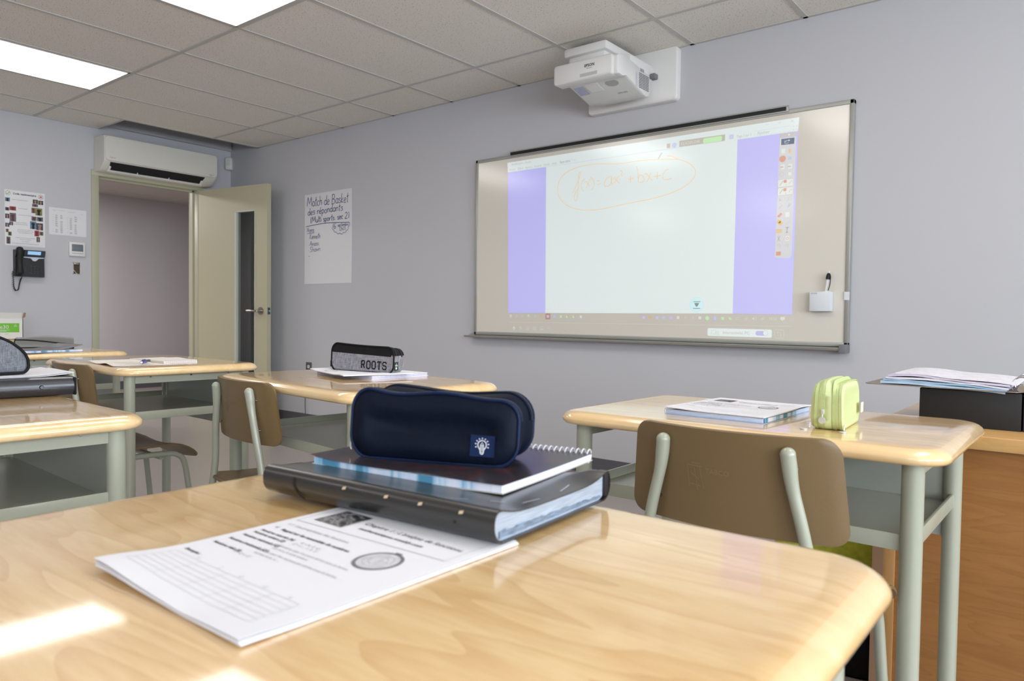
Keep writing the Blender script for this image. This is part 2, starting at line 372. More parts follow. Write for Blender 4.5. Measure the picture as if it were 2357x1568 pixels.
# right wall with windows, rear wall
WN = [(-3.2, -1.5), (-5.4, -3.7), (-7.6, -5.9)]; WZ0, WZ1 = .95, 2.25
bm = NB(); box(bm, XR, XR+.2, YB, 0, 0, WZ0); box(bm, XR, XR+.2, YB, 0, WZ1, 3.0)
e = [0]+[v for a, b in WN for v in (b, a)]+[YB]
for k in range(0, len(e), 2): box(bm, XR, XR+.2, e[k+1], e[k], WZ0, WZ1)
struct('wall_right', bm, M['wall'])
bm = NB(); box(bm, -.14, XR+.2, YB-.2, YB, 0, 3.0); struct('wall_front', bm, M['wall'])
for i, (a, b) in enumerate(WN):
    bm = NB()
    for z0, z1 in ((WZ0, WZ0+.05), (WZ1-.05, WZ1)): box(bm, XR+.04, XR+.1, a, b, z0, z1)
    for y0 in (a, (a+b)/2-.025, b-.05): box(bm, XR+.04, XR+.1, y0, y0+.05, WZ0+.05, WZ1-.05)
    struct('window_%d' % (i+1), bm, M['alu'])
# ceiling: tiles, with the notch left open above the air conditioner
OX, OY = .47, -1.191
bm = NB(); box(bm, OX, XR, YB, 0, H, H+.018); box(bm, 0, OX, YB, OY, H, H+.018)
struct('ceiling', bm, M['ceil'])
bm = NB(); box(bm, -.14, XR+.2, YB-.2, .14, 3.0, 3.1); struct('ceiling_deck', bm, M['dark']).name = 'ceiling_2'
GX = [.485+.61*i for i in range(15)]; GY = [-.4475-1.22*j for j in range(7)]
bm = NB(); tw = .012; zb = H-.0035
for i, x in enumerate(GX):
    if i == 0: box(bm, x-tw*1.3, x+tw*1.3, YB, 0, zb, H)
    else: box(bm, x-tw, x+tw, YB, 0, zb, H)
for y in GY:
    box(bm, 0 if y < OY else OX, XR, y-tw, y+tw, zb-.0008, H-.0002)
box(bm, OX, XR, -.02, 0, zb, H); box(bm, 0, .02, YB, OY, zb, H); box(bm, XR-.02, XR, YB, 0, zb, H); box(bm, 0, OX, OY-.012, OY+.004, zb-.001, H+.02)
struct('trim_1', bm, M['tbar'])
# ledge seen inside the notch and a void liner
bm = NB(); box(bm, 0, .035, -1.14, -.01, 2.512, 2.9); struct('trim_2', bm, M['wall'])
# baseboards
M['baseb'] = mat('charcoal_vinyl_base', (92, 92, 96), .5)
bm = NB(); box(bm, .0, XR, -.008, 0, 0, .1); struct('baseboard_back', bm, M['baseb'])
bm = NB(); box(bm, 0, .008, YB, DY0-.055, 0, .1); box(bm, 0, .008, DY1+.055, -.008, 0, .1); struct('baseboard_left', bm, M['baseb'])
# hallway beyond the door
bm = NB(); box(bm, -3.0, -2.9, -3.5, 1.6, 0, 2.6); box(bm, -3.0, -.14, 1.5, 1.6, 0, 2.6); box(bm, -3.0, -.14, -3.6, -3.5, 0, 2.6); box(bm, -.14, -.0, .14, 1.5, 0, 2.6)
struct('wall_hall', bm, M['hall'])
bm = NB(); box(bm, -2.9, -.14, -3.5, 1.5, 2.39, 2.42)
struct('ceiling_3', bm, mat('hall_ceiling_tile', (190, 182, 176), .9))
bm = NB()
for k in range(5): box(bm, -2.9, -.14, -2.9+1.22*k-.012, -2.9+1.22*k+.012, 2.3865, 2.39)
for k in range(4): box(bm, -.75-.61*k-.012, -.75-.61*k+.012, -3.5, 1.5, 2.387, 2.3902)
struct('trim_3', bm, M['tbar'])
bm = NB(); box(bm, -2.9, -2.89, -3.5, 1.5, 0, .1); struct('baseboard_hall', bm, M['baseb'])
# door frame (casing + jambs) and the leaf
bm = NB()
for y0, y1 in ((DY0-.053, DY0+.003), (DY1-.003, DY1+.053)):
    box(bm, -.15, .016, y0, y1, 0, DZ+.0, .003)
box(bm, -.15, .016, DY0-.053, DY1+.053, DZ-.003, DZ+.045, .003)
box(bm, -.10, -.06, DY0, DY0+.016, 0, DZ); box(bm, -.10, -.06, DY1-.016, DY1, 0, DZ); box(bm, -.10, -.06, DY0, DY1, DZ-.016, DZ)
struct('trim_4', bm, M['frame'])
A = R(9)
door = bpy.data.objects.new('door_1', None); C.objects.link(door); door['kind'] = 'structure'
door.location = (.022, -.334, 0); door.rotation_euler.z = A
LW, LT = .905, .044; g0, g1, gz0, gz1 = .50, .757, .36, 1.864
bm = NB(); z0, z1 = .012, 2.088
box(bm, 0, g0, 0, LT, z0, z1); box(bm, g1, LW, 0, LT, z0, z1); box(bm, g0, g1, 0, LT, gz1, z1); box(bm, g0, g1, 0, LT, z0, gz0)
obj('door_leaf', bm, M['door'], door)
bm = NB(); fw = .018
for (a, b, c, d) in ((g0-.004, g0+fw, gz0-.004, gz1+.004), (g1-.006, g1+.002, gz0-.004, gz1+.004), (g0, g1, gz1-.004, gz1+.006), (g0, g1, gz0-.008, gz0+.008)):
    box(bm, a, b, -.004, LT+.004, c, d)
obj('glazing_bead', bm, mat('pale_bead', (196, 200, 188), .4), door)
gm = bpy.data.materials.new('tinted_door_glass'); gm.use_nodes = True
nt = gm.node_tree; b = nt.nodes['Principled BSDF']; b.inputs['Base Color'].default_value = (.62, .66, .66, 1); b.inputs['Transmission Weight'].default_value = 1; b.inputs['Roughness'].default_value = .02; b.inputs['IOR'].default_value = 1.45
bm = NB(); box(bm, g0+.002, g1-.002, .019, .025, gz0, gz1); obj('door_glass', bm, gm, door)
bm = NB(); hx = .832; hz = .985
for s, y in ((-1, 0), (1, LT)):
    cyl(bm, (hx, y, hz), (hx, y+s*.009, hz), .033, 28); cyl(bm, (hx, y+s*.009, hz), (hx, y+s*.05, hz), .011)
    tube(bm, smoothpath([(hx, y+s*.048, hz), (hx-.03, y+s*.052, hz), (hx-.08, y+s*.052, hz), (hx-.125, y+s*.047, hz)], 5), .0095, 12)
obj('door_handle', bm, M['steel'], door)
bm = NB(); box(bm, LW, LW+.0015, .008, .036, hz-.03, hz+.03); obj('latch_plate', bm, mat('latch_plate_blue', (70, 92, 110), .35, metal=.5), door)
bm = NB(); box(bm, LW+.0012, LW+.012, .015, .029, hz-.008, hz+.008, .002); obj('latch_bolt', bm, M['chrome'], door)
bm = NB(); box(bm, 0, .0015, DY0-.001, DY0+.0, 1.0, 1.0); bm.free()
sp = NB(); box(sp, -.05, .0, DY0+.002, DY0+.0065, .94, 1.04); struct('trim_5', sp, mat('strike_plate', (90, 84, 72), .4, metal=.7))
# ------------------------------------------------------------------ ceiling lights
M['led'] = mat('led_diffuser', (250, 250, 250), .6, emis=(1.0, .965, .915), es=5.5)
def led(x0, y0, lab):
    t = thing('ceiling_light', lab, 'light', (x0+.305, y0+.61, H), 0, 'recessed light panels')
    bm = NB(); w, l = .61/2-.012, 1.22/2-.012
    for a in ((-w, -w+.012, -l, l), (w-.012, w, -l, l), (-w, w, -l, -l+.012), (-w, w, l-.012, l)): box(bm, a[0], a[1], a[2], a[3], -.006, .0)
    obj('light_frame', bm, M['tbar'], t)
    bm = NB(); box(bm, -w+.012, w-.012, -l+.012, l-.012, -.0045, -.0015); obj('light_diffuser', bm, M['led'], t)
    return t
led(1.095, -2.8875, 'lit white panel light in the ceiling nearest the doorway')
led(2.925, -2.8875, 'lit white panel light at the top edge of the photo, nearer the projector')
for x, y, l in ((4.755, -2.8875, 'lit panel light in the front row, third from the door wall'), (6.585, -2.8875, 'lit panel light in the front row, nearest the window wall'), (1.095, -6.5475, 'lit panel light in the rear row, door side'), (2.925, -6.5475, 'lit panel light in the rear row, second from door wall'), (4.755, -6.5475, 'lit panel light in the rear row, third from door wall'), (6.585, -6.5475, 'lit panel light in the rear row, window side')): led(x, y, l)
# ------------------------------------------------------------------ air conditioner
ac = thing('air_conditioner', 'white wall mounted air conditioner above the doorway', 'air conditioner', (0, -.742, 2.12))
def sweepY(bm, prof, y0, y1): return prism(bm, prof, lambda u, v, w: Vector((u, w, v)), y0, y1)
bm = NB(); y0, y1 = -.487, .487
prof = [(0.001, .0), (0.001, .29), (.17, .29), (.198, .282), (.205, .262), (.205, .08), (.2005, .0705), (.165, .039), (.1285, .0065), (.1, 0)]
rings = []
for y, k in ((y0, .012), (y0+.006, .004), (y0+.02, 0), (y1-.02, 0), (y1-.006, .004), (y1, .012)):
    cx, cz = .1, .145
    rings.append([Vector((max(.001, cx+(u-cx)*(1-k*4)), y, cz+(v-cz)*(1-k*4))) for u, v in prof])
ringfaces(bm, rings); obj('housing', bm, M['offwhite'], ac)
bm = NB(); rr = [(.2, .004), (.212, .0), (.218, .004), (.2195, .012)]
rings = [[Vector((x, u, v+.178)) for u, v in rrect(.972-2*i, .205-2*i, .034-i, 8)] for x, i in rr]
ringfaces(bm, rings); obj('front_panel', bm, M['offwhite'], ac)
dx = .2203
bm = NB(); fAC = lambda u, v: Vector((dx, u, v)); text(bm, 'FUJITSU', -.452, .098, .013, fAC, sx=1.1); obj('front_panel_logo', bm, M['grey'], ac)
bm = NB(); text(bm, 'Halcyon', .405, .092, .013, fAC); text(bm, 'INVERTER', .405, .085, .006, fAC); obj('model_mark', bm, M['grey'], ac)
sl = lambda s, y: Vector((.2005-.072*s, y, .0705-.064*s))      # along the slanted lower face
bm = NB(); nrm = Vector((.6, 0, -.75))*.003
bm.faces.new([bm.verts.new(sl(s, y)+nrm) for s, y in ((.0, -.44), (.0, .375), (.85, .36), (.85, -.425))]); obj('air_outlet', bm, M['dark'], ac)
bm = NB(); pr_ = [sl(.84, 0)+nrm*3, sl(.98, 0)+nrm*2, sl(1.0, 0)+nrm*5, sl(.86, 0)+nrm*6]
ringfaces(bm, [[Vector((p.x, y, p.z)) for p in pr_] for y in (-.44, .37)]); obj('louvre', bm, M['white'], ac)
bm = NB()
for y in (-.43, -.2, .07, .36):
    k = .008 if y in (-.43, .36) else .003
    ringfaces(bm, [[sl(s, yy)+nrm*t for s, t in ((.45 if k > .005 else .7, 1.2), (.92, 1.2), (.92, 4), (.5 if k > .005 else .8, 4))] for yy in (y-k, y+k)])
obj('louvre_bracket', bm, M['white'], ac)
# motion sensor in the corner
ms = thing('motion_sensor', 'small white motion sensor high in the room corner', 'sensor', (.03, -.03, 2.385), R(-45))
bm = NB(); rings = [[Vector((u*k, -.0-.022*j, v*k2)) for u, v in rrect(.066, .118, .014, 5)] for j, k, k2 in ((-1.0, .9, .95), (0, 1, 1), (1, 1, 1), (1.5, .86, .92), (1.62, .7, .85))]
ringfaces(bm, rings); obj('sensor_body', bm, M['white'], ms, rz=R(90))
bm = NB(); box(bm, -.02, .02, -.0375, -.034, -.02, .036, .004); obj('sensor_lens', bm, M['offwhite'], ms, rz=R(90))

# ------------------------------------------------------------------ things on the left wall
fL = lambda dy, dz, x=.0: (lambda u, v, k=0: Vector((x, dy+u, dz+v)))
# dress code poster
PO = thing('dress_code_poster', 'white dress code poster with small clothing photos on the door wall', 'poster', (0, -1.732, 1.675))
bm = NB(); box(bm, .001, .0025, -.137, .137, -.213, .213); obj('poster_sheet', bm, M['paperw'], PO)
f = lambda u, v: Vector((.0032, u-.137, v-.213)); PW, PH = .274, .426
bm = NB(); text(bm, 'Code vestimentaire', .055, PH-.032, .021, f, bold=.0006, sx=.95)
for v, a, b, s in ((.352, .05, .175, 'Couvrir la majorité du torse'), (.288, .09, .17, 'Couvrir la poitrine'), (.238, .09, .22, "Couvrir les fesses et l'entrejambe"), (.178, .07, .16, 'Couvrir le nombril'), (.165, .06, .18, 'et le bas de dos pareil')):
    text(bm, s, a, v, .0085, f, sx=(b-a)/(.0085*.5*len(s)))
for k, (s, v) in enumerate((('Tête découverte ou couverte selon', .125), ('les situations, la capuche est retirée', .113), ('couvre raisonnablement la tête', .101), ('Le magasin du présent code reste disponible', .062), ("d'un genou à l'autre pied", .05), ('Pour information', .034), ('Tous les règlements présents seront appliqués au secrétariat', .018))):
    text(bm, s, .137, v, .0075, f, align='CENTER')
obj('poster_print', bm, M['ink'], PO)
bm = NB(); ring2(bm, .022, PH-.026, .016, .0022, f); ribbon(bm, smooth2([(.012, PH-.026), (.019, PH-.034), (.033, PH-.016)]), .004, f); obj('green_tick', bm, mat('poster_green', (110, 160, 90), .7), PO)
bm = NB(); ring2(bm, .246, PH-.03, .016, .0022, f); ribbon(bm, [(.238, PH-.038), (.254, PH-.022)], .005, f); ribbon(bm, [(.238, PH-.022), (.254, PH-.038)], .005, f); obj('red_cross', bm, mat('poster_red', (190, 90, 70), .7), PO)
pcs = [(.003, .335, .035, .365, 0), (.003, .265, .03, .29, 1), (.032, .27, .075, .3, 2), (.003, .205, .03, .24, 3), (.032, .185, .075, .25, 4), (.003, .14, .03, .17, 5), (.03, .155, .055, .182, 5), (.006, .1, .025, .125, 6), (.02, .075, .045, .105, 7), (.01, .012, .036, .065, 8),
       (.19, .34, .225, .372, 3), (.228, .335, .262, .368, 3), (.185, .315, .225, .338, 4), (.18, .265, .207, .307, 6), (.207, .25, .255, .307, 7), (.18, .205, .215, .238, 4), (.218, .205, .26, .238, 1), (.17, .14, .213, .2, 0), (.213, .135, .26, .19, 5), (.2, .085, .232, .13, 2), (.234, .095, .262, .125, 6), (.214, .04, .237, .08, 3)]
pcol = [(96, 130, 150), (96, 98, 106), (160, 52, 50), (46, 44, 48), (112, 96, 104), (58, 64, 88), (130, 104, 86), (128, 124, 70), (92, 92, 84)]
PM = [mat('poster_photo_%s' % k, c, .6, vary=(90, .35)) for k, c in zip('abcdefghi', pcol)]
f2 = lambda u, v: Vector((.0036, u-.137, v-.213))
GM = [mat('garment_dark', (30, 30, 34), .7), mat('garment_skin', (158, 126, 104), .7), mat('garment_mid', (84, 60, 62), .7)]
for a, b, c, d, k in pcs:
    bm = NB(); rect2(bm, a, b, c, d, f); o = obj('poster_photo', bm, PM[k], PO)
    w, h = c-a, d-b; bm = NB()
    poly2(bm, [(a+w*.3, b), (a+w*.7, b), (a+w*.66, b+h*.45), (a+w*.8, b+h*.7), (a+w*.6, b+h*.82), (a+w*.4, b+h*.82), (a+w*.2, b+h*.7), (a+w*.34, b+h*.45)], f2)
    obj('garment', bm, GM[0 if k in (0, 1, 7) else (1 if k in (3, 5) else 2)], o)
# schedule sheet
SC = thing('schedule_sheet', 'white landscape timetable sheet taped between poster and door frame', 'sheet of paper', (0, -1.428, 1.682))
bm = NB(); box(bm, .001, .002, -.138, .138, -.108, .108); obj('paper_sheet', bm, M['paperw'], SC)
f = lambda u, v: Vector((.0028, u-.138, v-.108)); bm = NB()
text(bm, "Groupe 22 - Horaire de l'élève", .025, .196, .0075, f); text(bm, 'Nom :', .03, .187, .007, f); text(bm, 'Année 2022-2023', .14, .190, .007, f); text(bm, 'Page 1', .235, .182, .006, f)
for c_, cols in ((.045, 2), (.15, 2)):
    for k in range(cols):
        x = c_+.036*k
        for r_ in range(9):
            if (r_*3+k*5+int(c_*100)) % 7 == 1: continue
            v = .158-.0165*r_
            for q in range(3): rect2(bm, x, v-.0042*q, x+random.uniform(.014, .02), v-.0042*q+.0018, f)
            if k == 0: rect2(bm, x-.02, v, x-.011, v+.0014, f)
obj('sheet_print', bm, M['inkg'], SC)
# thermostat
TH = thing('thermostat', 'white square wall thermostat with grey screen left of the door frame', 'thermostat', (0, -1.366, 1.468))
bm = NB(); box(bm, 0, .024, -.06, .06, -.058, .058, .006); obj('thermostat_body', bm, M['white'], TH)
bm = NB(); box(bm, .0235, .0252, -.043, .043, -.018, .039, .0006); obj('thermostat_screen', bm, mat('lcd_grey', (112, 120, 126), .2), TH)
bm = NB(); box(bm, .0235, .0248, -.04, .043, -.036, -.033); obj('thermostat_slot', bm, M['grey'], TH)
# open electrical box
EB = thing('electrical_box', 'open metal electrical box set in the wall below the thermostat', 'electrical box', (0, -1.366, 1.313))
bm = NB()
for a in ((-.028, -.024, -.05, .05), (.024, .028, -.05, .05), (-.028, .028, .046, .05), (-.028, .028, -.05, -.046)): box(bm, .0005, .004, a[0], a[1], a[2], a[3])
obj('box_rim', bm, M['steel'], EB)
bm = NB(); box(bm, .0004, .0012, -.024, .024, -.046, .046); obj('box_cavity', bm, mat('box_rust', (72, 60, 48), .7, vary=(60, .3)), EB)
bm = NB(); box(bm, .001, .006, -.018, .018, .03, .045, .002); obj('box_tab', bm, M['steel'], EB)
bm = NB(); tube(bm, smoothpath([(.002, -.02, -.015), (.006, -.012, -.03), (.005, 0, -.043), (.002, .005, -.044)], 5), .0018, 6); obj('box_wire', bm, M['white'], EB)
# telephone
PHN = thing('wall_telephone', 'black office telephone mounted on the door wall under the poster', 'telephone', (0, -1.716, 1.33))
bm = NB()
prism(bm, [(0, -.105), (.05, -.105), (.045, .045), (.062, .06), (.075, .1), (.0, .1)], lambda u, v, w: Vector((u, w, v)), -.1, .1)
obj('telephone_body', bm, M['black'], PHN)
bm = NB(); pts = smoothpath([(.06, -.077, -.09), (.082, -.077, -.07), (.074, -.077, 0), (.084, -.077, .085), (.066, -.077, .11)], 5)
tube(bm, pts, [.02, .023, .024, .024, .024, .023, .021, .02, .019, .018, .018, .018, .018, .019, .02, .021, .023, .024, .024, .023, .02][:len(pts)], 14, flat=[.75]*len(pts)); obj('handset', bm, M['blackmatte'], PHN)
bm = NB(); sc_ = lambda u, v: Vector((.0625+.0135*(v-.06)/.04+.0015, u, v))
rect2(bm, -.043, .052, .098, .098, lambda u, v: Vector((.0575+.019*(v-.052)/.046+.001, u, v))); obj('display_bezel', bm, mat('phone_bezel', (58, 68, 82), .3), PHN)
bm = NB(); rect2(bm, -.022, .066, .068, .092, lambda u, v: Vector((.0585+.019*(v-.052)/.046+.001, u, v))); obj('display', bm, mat('phone_lcd', (150, 190, 225), .3, emis=(.25, .42, .62), es=.6), PHN)
bm = NB(); poly2(bm, [(-.043, .05), (.098, .05), (.096, .042), (.06, .038), (.04, .018), (.02, .018), (.005, .038), (-.043, .042)], lambda u, v: Vector((.049+.0*v, u, v))); cyl(bm, (.045, .03, .03), (.054, .03, .03), .012, 20); obj('silver_trim', bm, mat('phone_silver', (178, 182, 188), .3, metal=.6), PHN)
bm = NB()
for r_ in range(4):
    for c_ in range(3): box(bm, .046, .0505, .006+.021*c_, .02+.021*c_, -.03-.017*r_, -.02-.017*r_, .001)
for y in (-.03, .082):
    for r_ in range(3): box(bm, .046, .0505, y-.005, y+.007, -.035-.015*r_, -.028-.015*r_, .001)
obj('keypad', bm, mat('phone_keys', (44, 44, 48), .35), PHN)
bm = NB(); cord = [(.04, -.1, -.04), (.035, -.112, -.075), (.03, -.108, -.13), (.028, -.105, -.185), (.03, -.092, -.215), (.03, -.076, -.205), (.03, -.068, -.165), (.032, -.06, -.13), (.04, -.052, -.105)]
cp = smoothpath(cord, 22); hel = []
for i, p in enumerate(cp):
    k = 0 if i < 20 or i > len(cp)-12 else .0045; a = i*1.15; hel.append(p+Vector((math.cos(a)*k, math.sin(a)*k, math.sin(a*1.0)*.001)))
tube(bm, hel, .0026, 6); obj('coiled_cord', bm, M['black'], PHN)

# ------------------------------------------------------------------ things on the back wall
FC = thing('flip_chart_sheet', 'large white flip chart sheet handwritten in blue marker taped beside the door', 'poster', (1.505, 0, 1.603))
bm = NB(); panel(bm, .634, .765, .002, .0006, lambda u, v: Vector((u, -.0006-.002*abs(math.sin(3*v+u)), v)), 10, 10); obj('paper_sheet', bm, M['paperw'], FC)
fW = lambda u, v: Vector((u-1.505, -.0045, v-1.603)); bm = NB(); w = .0048
hand(bm, 'Match de Basket', 1.224, 1.884, 1.782, 1.878, .078, w, fW); hand(bm, 'des répondants', 1.234, 1.808, 1.712, 1.816, .06, w, fW)
hand(bm, '(Multi sports. sec 2)', 1.272, 1.742, 1.79, 1.748, .05, w, fW)
ribbon(bm, smooth2([(1.21, 1.714), (1.35, 1.722), (1.507, 1.726), (1.79, 1.712)]), w, fW)
hand(bm, 'Noms', 1.225, 1.664, 1.325, 1.666, .04, w*.62, fW); ribbon(bm, [(1.228, 1.653), (1.325, 1.656)], w*.7, fW)
hand(bm, '-Kenneth', 1.25, 1.604, 1.412, 1.606, .045, w*.62, fW); hand(bm, '-Anass', 1.25, 1.546, 1.39, 1.546, .04, w*.62, fW); hand(bm, '-Shawn', 1.25, 1.494, 1.415, 1.5, .042, w*.62, fW); ribbon(bm, [(1.251, 1.458), (1.263, 1.458)], w, fW)
hand(bm, '6', 1.587, 1.672, 1.625, 1.675, .042, w*.85, fW); hand(bm, 'septembre', 1.64, 1.686, 1.782, 1.686, .03, w*.55, fW); hand(bm, '12h15', 1.66, 1.65, 1.748, 1.655, .028, w*.55, fW)
cl = [(1.59, 1.72), (1.573, 1.69)]
for (a, b) in (((1.573, 1.69), (1.592, 1.66)), ((1.592, 1.66), (1.63, 1.64)), ((1.63, 1.64), (1.67, 1.632)), ((1.67, 1.632), (1.715, 1.634)), ((1.715, 1.634), (1.75, 1.645)), ((1.75, 1.645), (1.777, 1.672)), ((1.777, 1.672), (1.79, 1.712))):
    a, b = Vector(a), Vector(b); m_ = (a+b)/2; q = (m_-Vector((1.68, 1.68))).normalized()*.012; cl += [tuple(a), tuple(m_+q), tuple(b)]
ribbon(bm, smooth2(cl, 3), w*.7, fW)
obj('marker_writing', bm, M['marker'], FC)
bm = NB(); box(bm, 1.222, 1.292, -.006, 0, .437, .55, .0015)
OU = thing('wall_outlet', 'wall outlet with grey cover plate low on the wall right of the door', 'outlet', (1.257, 0, .49))
bm.free(); bm = NB(); box(bm, -.037, .037, -.006, 0, -.058, .058, .0015); obj('cover_plate', bm, mat('outlet_plate', (104, 104, 102), .35, metal=.6), OU)
for z in (-.02, .02):
    bm = NB(); ringfaces(bm, [[Vector((u, y, v+z)) for u, v in rrect(.032, .028, .012, 5)] for y in (-.003, -.008)]); o = obj('receptacle', bm, M['white'], OU)
    bm = NB(); box(bm, -.008, -.005, -.0086, -.0078, z-.004, z+.006); box(bm, .005, .008, -.0086, -.0078, z-.004, z+.006); obj('slots', bm, M['dark'], o)
HC = NB(); tube(HC, smoothpath([(1.205, -.012, .42), (1.208, -.012, .34), (1.222, -.014, .30), (1.218, -.012, .18), (1.222, -.012, .1)], 6), .003, 6)
tag(obj('hanging_cable', HC, M['rubber']), 'thin dark cable hanging down the wall under the middle desk', 'cable')

# whiteboard
WB = thing('whiteboard', 'wide whiteboard in an aluminium frame on the wall', 'whiteboard', (4.398, 0, 1.434))
hw, hh = 1.214, .598
M['board'] = mat('glossy_whiteboard', (224, 218, 206), .16, coat=.6, coatr=.14, bump=(3, .015))
bm = NB(); box(bm, -hw+.012, hw-.012, -.03, -.004, -hh+.012, hh-.012); obj('writing_surface', bm, M['board'], WB)
for a in ((-hw, -hw+.02, -hh, hh), (hw-.02, hw, -hh, hh), (-hw, hw, hh-.022, hh), (-hw, hw, -hh, -hh+.022)):
    bm = NB(); box(bm, a[0], a[1], -.036, -.002, a[2], a[3], .003); obj('frame_rail', bm, M['alu'], WB)
bm = NB(); prism(bm, [(-.002, 0), (-.075, -.006), (-.082, .006), (-.076, .008), (-.07, -.001), (-.036, .008), (-.002, .02)], lambda u, v, w: Vector((w, u, v-hh-.012)), -1.265, 1.214); obj('marker_tray', bm, M['alu'], WB)
bm = NB(); box(bm, 1.185, 1.216, -.084, -.002, -hh-.03, -hh+.012, .003); obj('corner_cap', bm, M['grey'], WB)
bm = NB(); box(bm, -.908, .905, -.045, -.034, .585, .618, .002); obj('map_rail', bm, M['alu'], WB)
bm = NB(); box(bm, -.9, .893, -.0475, -.044, .591, .611, .001); obj('map_rail_cork', bm, M['blackmatte'], WB)
bm = NB(); box(bm, .896, .902, -.049, -.044, .598, .606, .001); obj('rail_screw', bm, M['chrome'], WB)
bm = NB(); box(bm, hw-.022, hw+.001, -.0375, -.03, -.37, -.33); obj('tape_patch', bm, M['whitecool'], WB)

# projected picture: light thrown by the projector onto the board (its surface keeps the board's look)
PI_ = thing('projected_picture', 'projected drawing program with orange handwritten quadratic function on the whiteboard', 'projected image', (4.398, -.031, 1.434))
def pm(name, e):
    return mat(name, (224, 218, 206), .16, coat=.6, coatr=.14, emis=e, es=1.0, bump=(3, .015))
fP = lambda lvl: (lambda u, v: Vector((u-4.398, -.0004*lvl, v-1.434)))
E_WHITE = (.20, .30, .34)
def layer(name, lvl, e, draw):
    bm = NB(); draw(bm, fP(lvl)); return obj(name, bm, pm(name+'_light', e), PI_)
X0, X1 = 3.472, 5.35
layer('program_window', 1, E_WHITE, lambda b, f: (poly2(b, [(3.46, 1.985), (5.354, 1.985), (5.349, 1.917), (3.466, 1.919)], f), poly2(b, [(3.78, 1.919), (5.035, 1.917), (5.03, .994), (3.79, .989)], f)))
layer('side_band', 1, (.0, .02, .44), lambda b, f: poly2(b, [(3.466, 1.919), (3.78, 1.919), (3.79, .989), (3.484, .987)], f))
layer('side_band', 1, (.0, .02, .44), lambda b, f: (poly2(b, [(5.035, 1.917), (5.349, 1.917), (5.342, .991), (5.03, .994)], f)))
layer('toolbar_panel', 2, (.10, .13, .20), lambda b, f: poly2(b, [(5.258, 1.893), (5.341, 1.893), (5.332, 1.29), (5.322, 1.28), (5.256, 1.282), (5.247, 1.292)], f))
layer('toolbar_header', 2, (.02, .02, .08), lambda b, f: poly2(b, [(5.258, 1.916), (5.343, 1.914), (5.342, 1.894), (5.258, 1.894)], f))
layer('dark_banner', 2, (-.0, .0, .0), lambda b, f: (poly2(b, [(4.7, 1.923), (4.966, 1.921), (4.966, 1.955), (4.7, 1.957)], f), poly2(b, [(5.266, 1.857), (5.331, 1.855), (5.332, 1.886), (5.266, 1.888)], f), poly2(b, [(4.624, 1.926), (4.645, 1.926), (4.645, 1.951), (4.624, 1.951)], f)))
layer('login_button', 3, (.0, .32, .0), lambda b, f: poly2(b, [(4.842+u+.053, 1.9365+v) for u, v in rrect(.108, .027, .008, 4)], f))
layer('menu_text', 3, (.0, .03, .04), lambda b, f: (
    text(b, 'ActivInspire - Studio', 3.496, 1.962, .020, f), [text(b, s, x, 1.928, .020, f) for s, x in (('Fichier', 3.478), ('Éditer', 3.55), ('Aperçu', 3.612), ('Insérer', 3.688), ('Outils', 3.759), ('Aide', 3.826))],
    text(b, 'Sans titre *', 3.886, 1.930, .021, f, bold=.0006), ring2(b, 3.995, 1.938, .006, .0012, f), text(b, 'Page 3 sur 3', 5.032, 1.926, .022, f, sx=.72), text(b, 'Ajuster', 5.14, 1.928, .022, f),
    ribbon(b, [(5.184, 1.972), (5.2, 1.972)], .0014, f), ring2(b, 5.255, 1.972, .006, .0014, f, 4), ribbon(b, [(5.312, 1.965), (5.326, 1.979)], .0014, f), ribbon(b, [(5.312, 1.979), (5.326, 1.965)], .0014, f),
    [ribbon(b, [(5.334+c*.005, 1.935+s*.005), (5.334+c*.012, 1.935+s*.012)], .0015, f) for c, s in ((1, 1), (-1, 1), (1, -1), (-1, -1))],
    ribbon(b, smooth2([(4.573, 1.873), (4.58, 1.886), (4.594, 1.905)]), .006, f)))
layer('thin_lines', 3, (.02, .10, .26), lambda b, f: (ribbon(b, [(3.88, 1.9195), (4.7, 1.921)], .0016, f), ribbon(b, [(3.466, 1.9205), (3.872, 1.9205)], .0016, f), ribbon(b, [(4.655, 1.925), (4.655, 1.95)], .001, f), ribbon(b, [(4.692, 1.925), (4.692, 1.95)], .001, f), ribbon(b, [(4.985, 1.925), (4.985, 1.955)], .001, f), ribbon(b, [(5.128, 1.922), (5.312, 1.922), (5.312, 1.948), (5.128, 1.948), (5.128, 1.922)], .001, f), ribbon(b, [(4.0+.012, 1.922), (4.0+.012, 1.945)], .001, f)))
layer('blue_icons', 3, (.02, .10, .34), lambda b, f: (disc2(b, 4.67, 1.937, .014, f), rect2(b, 4.99, 1.925, 5.013, 1.949, f)))
layer('banner_text', 4, (.22, .26, .26), lambda b, f: (text(b, 'CLASSFLOW', 4.71, 1.930, .024, f, space=1.1, sx=.78), text(b, 'Se connecter', 4.853, 1.931, .016, f, sx=.95), ribbon(b, [(4.663, 1.93), (4.67, 1.945), (4.677, 1.93)], .002, f), text(b, 'x', 4.997, 1.931, .02, f), ribbon(b, smooth2([(5.285, 1.868), (5.292, 1.874), (5.305, 1.876)]), .002, f), poly2(b, [(5.303, 1.881), (5.311, 1.876), (5.303, 1.871)], f), ribbon(b, [(5.29, 1.876), (5.284, 1.876), (5.284, 1.863), (5.303, 1.863), (5.303, 1.868)], .0016, f), disc2(b, 5.305, 1.904, .005, f)))
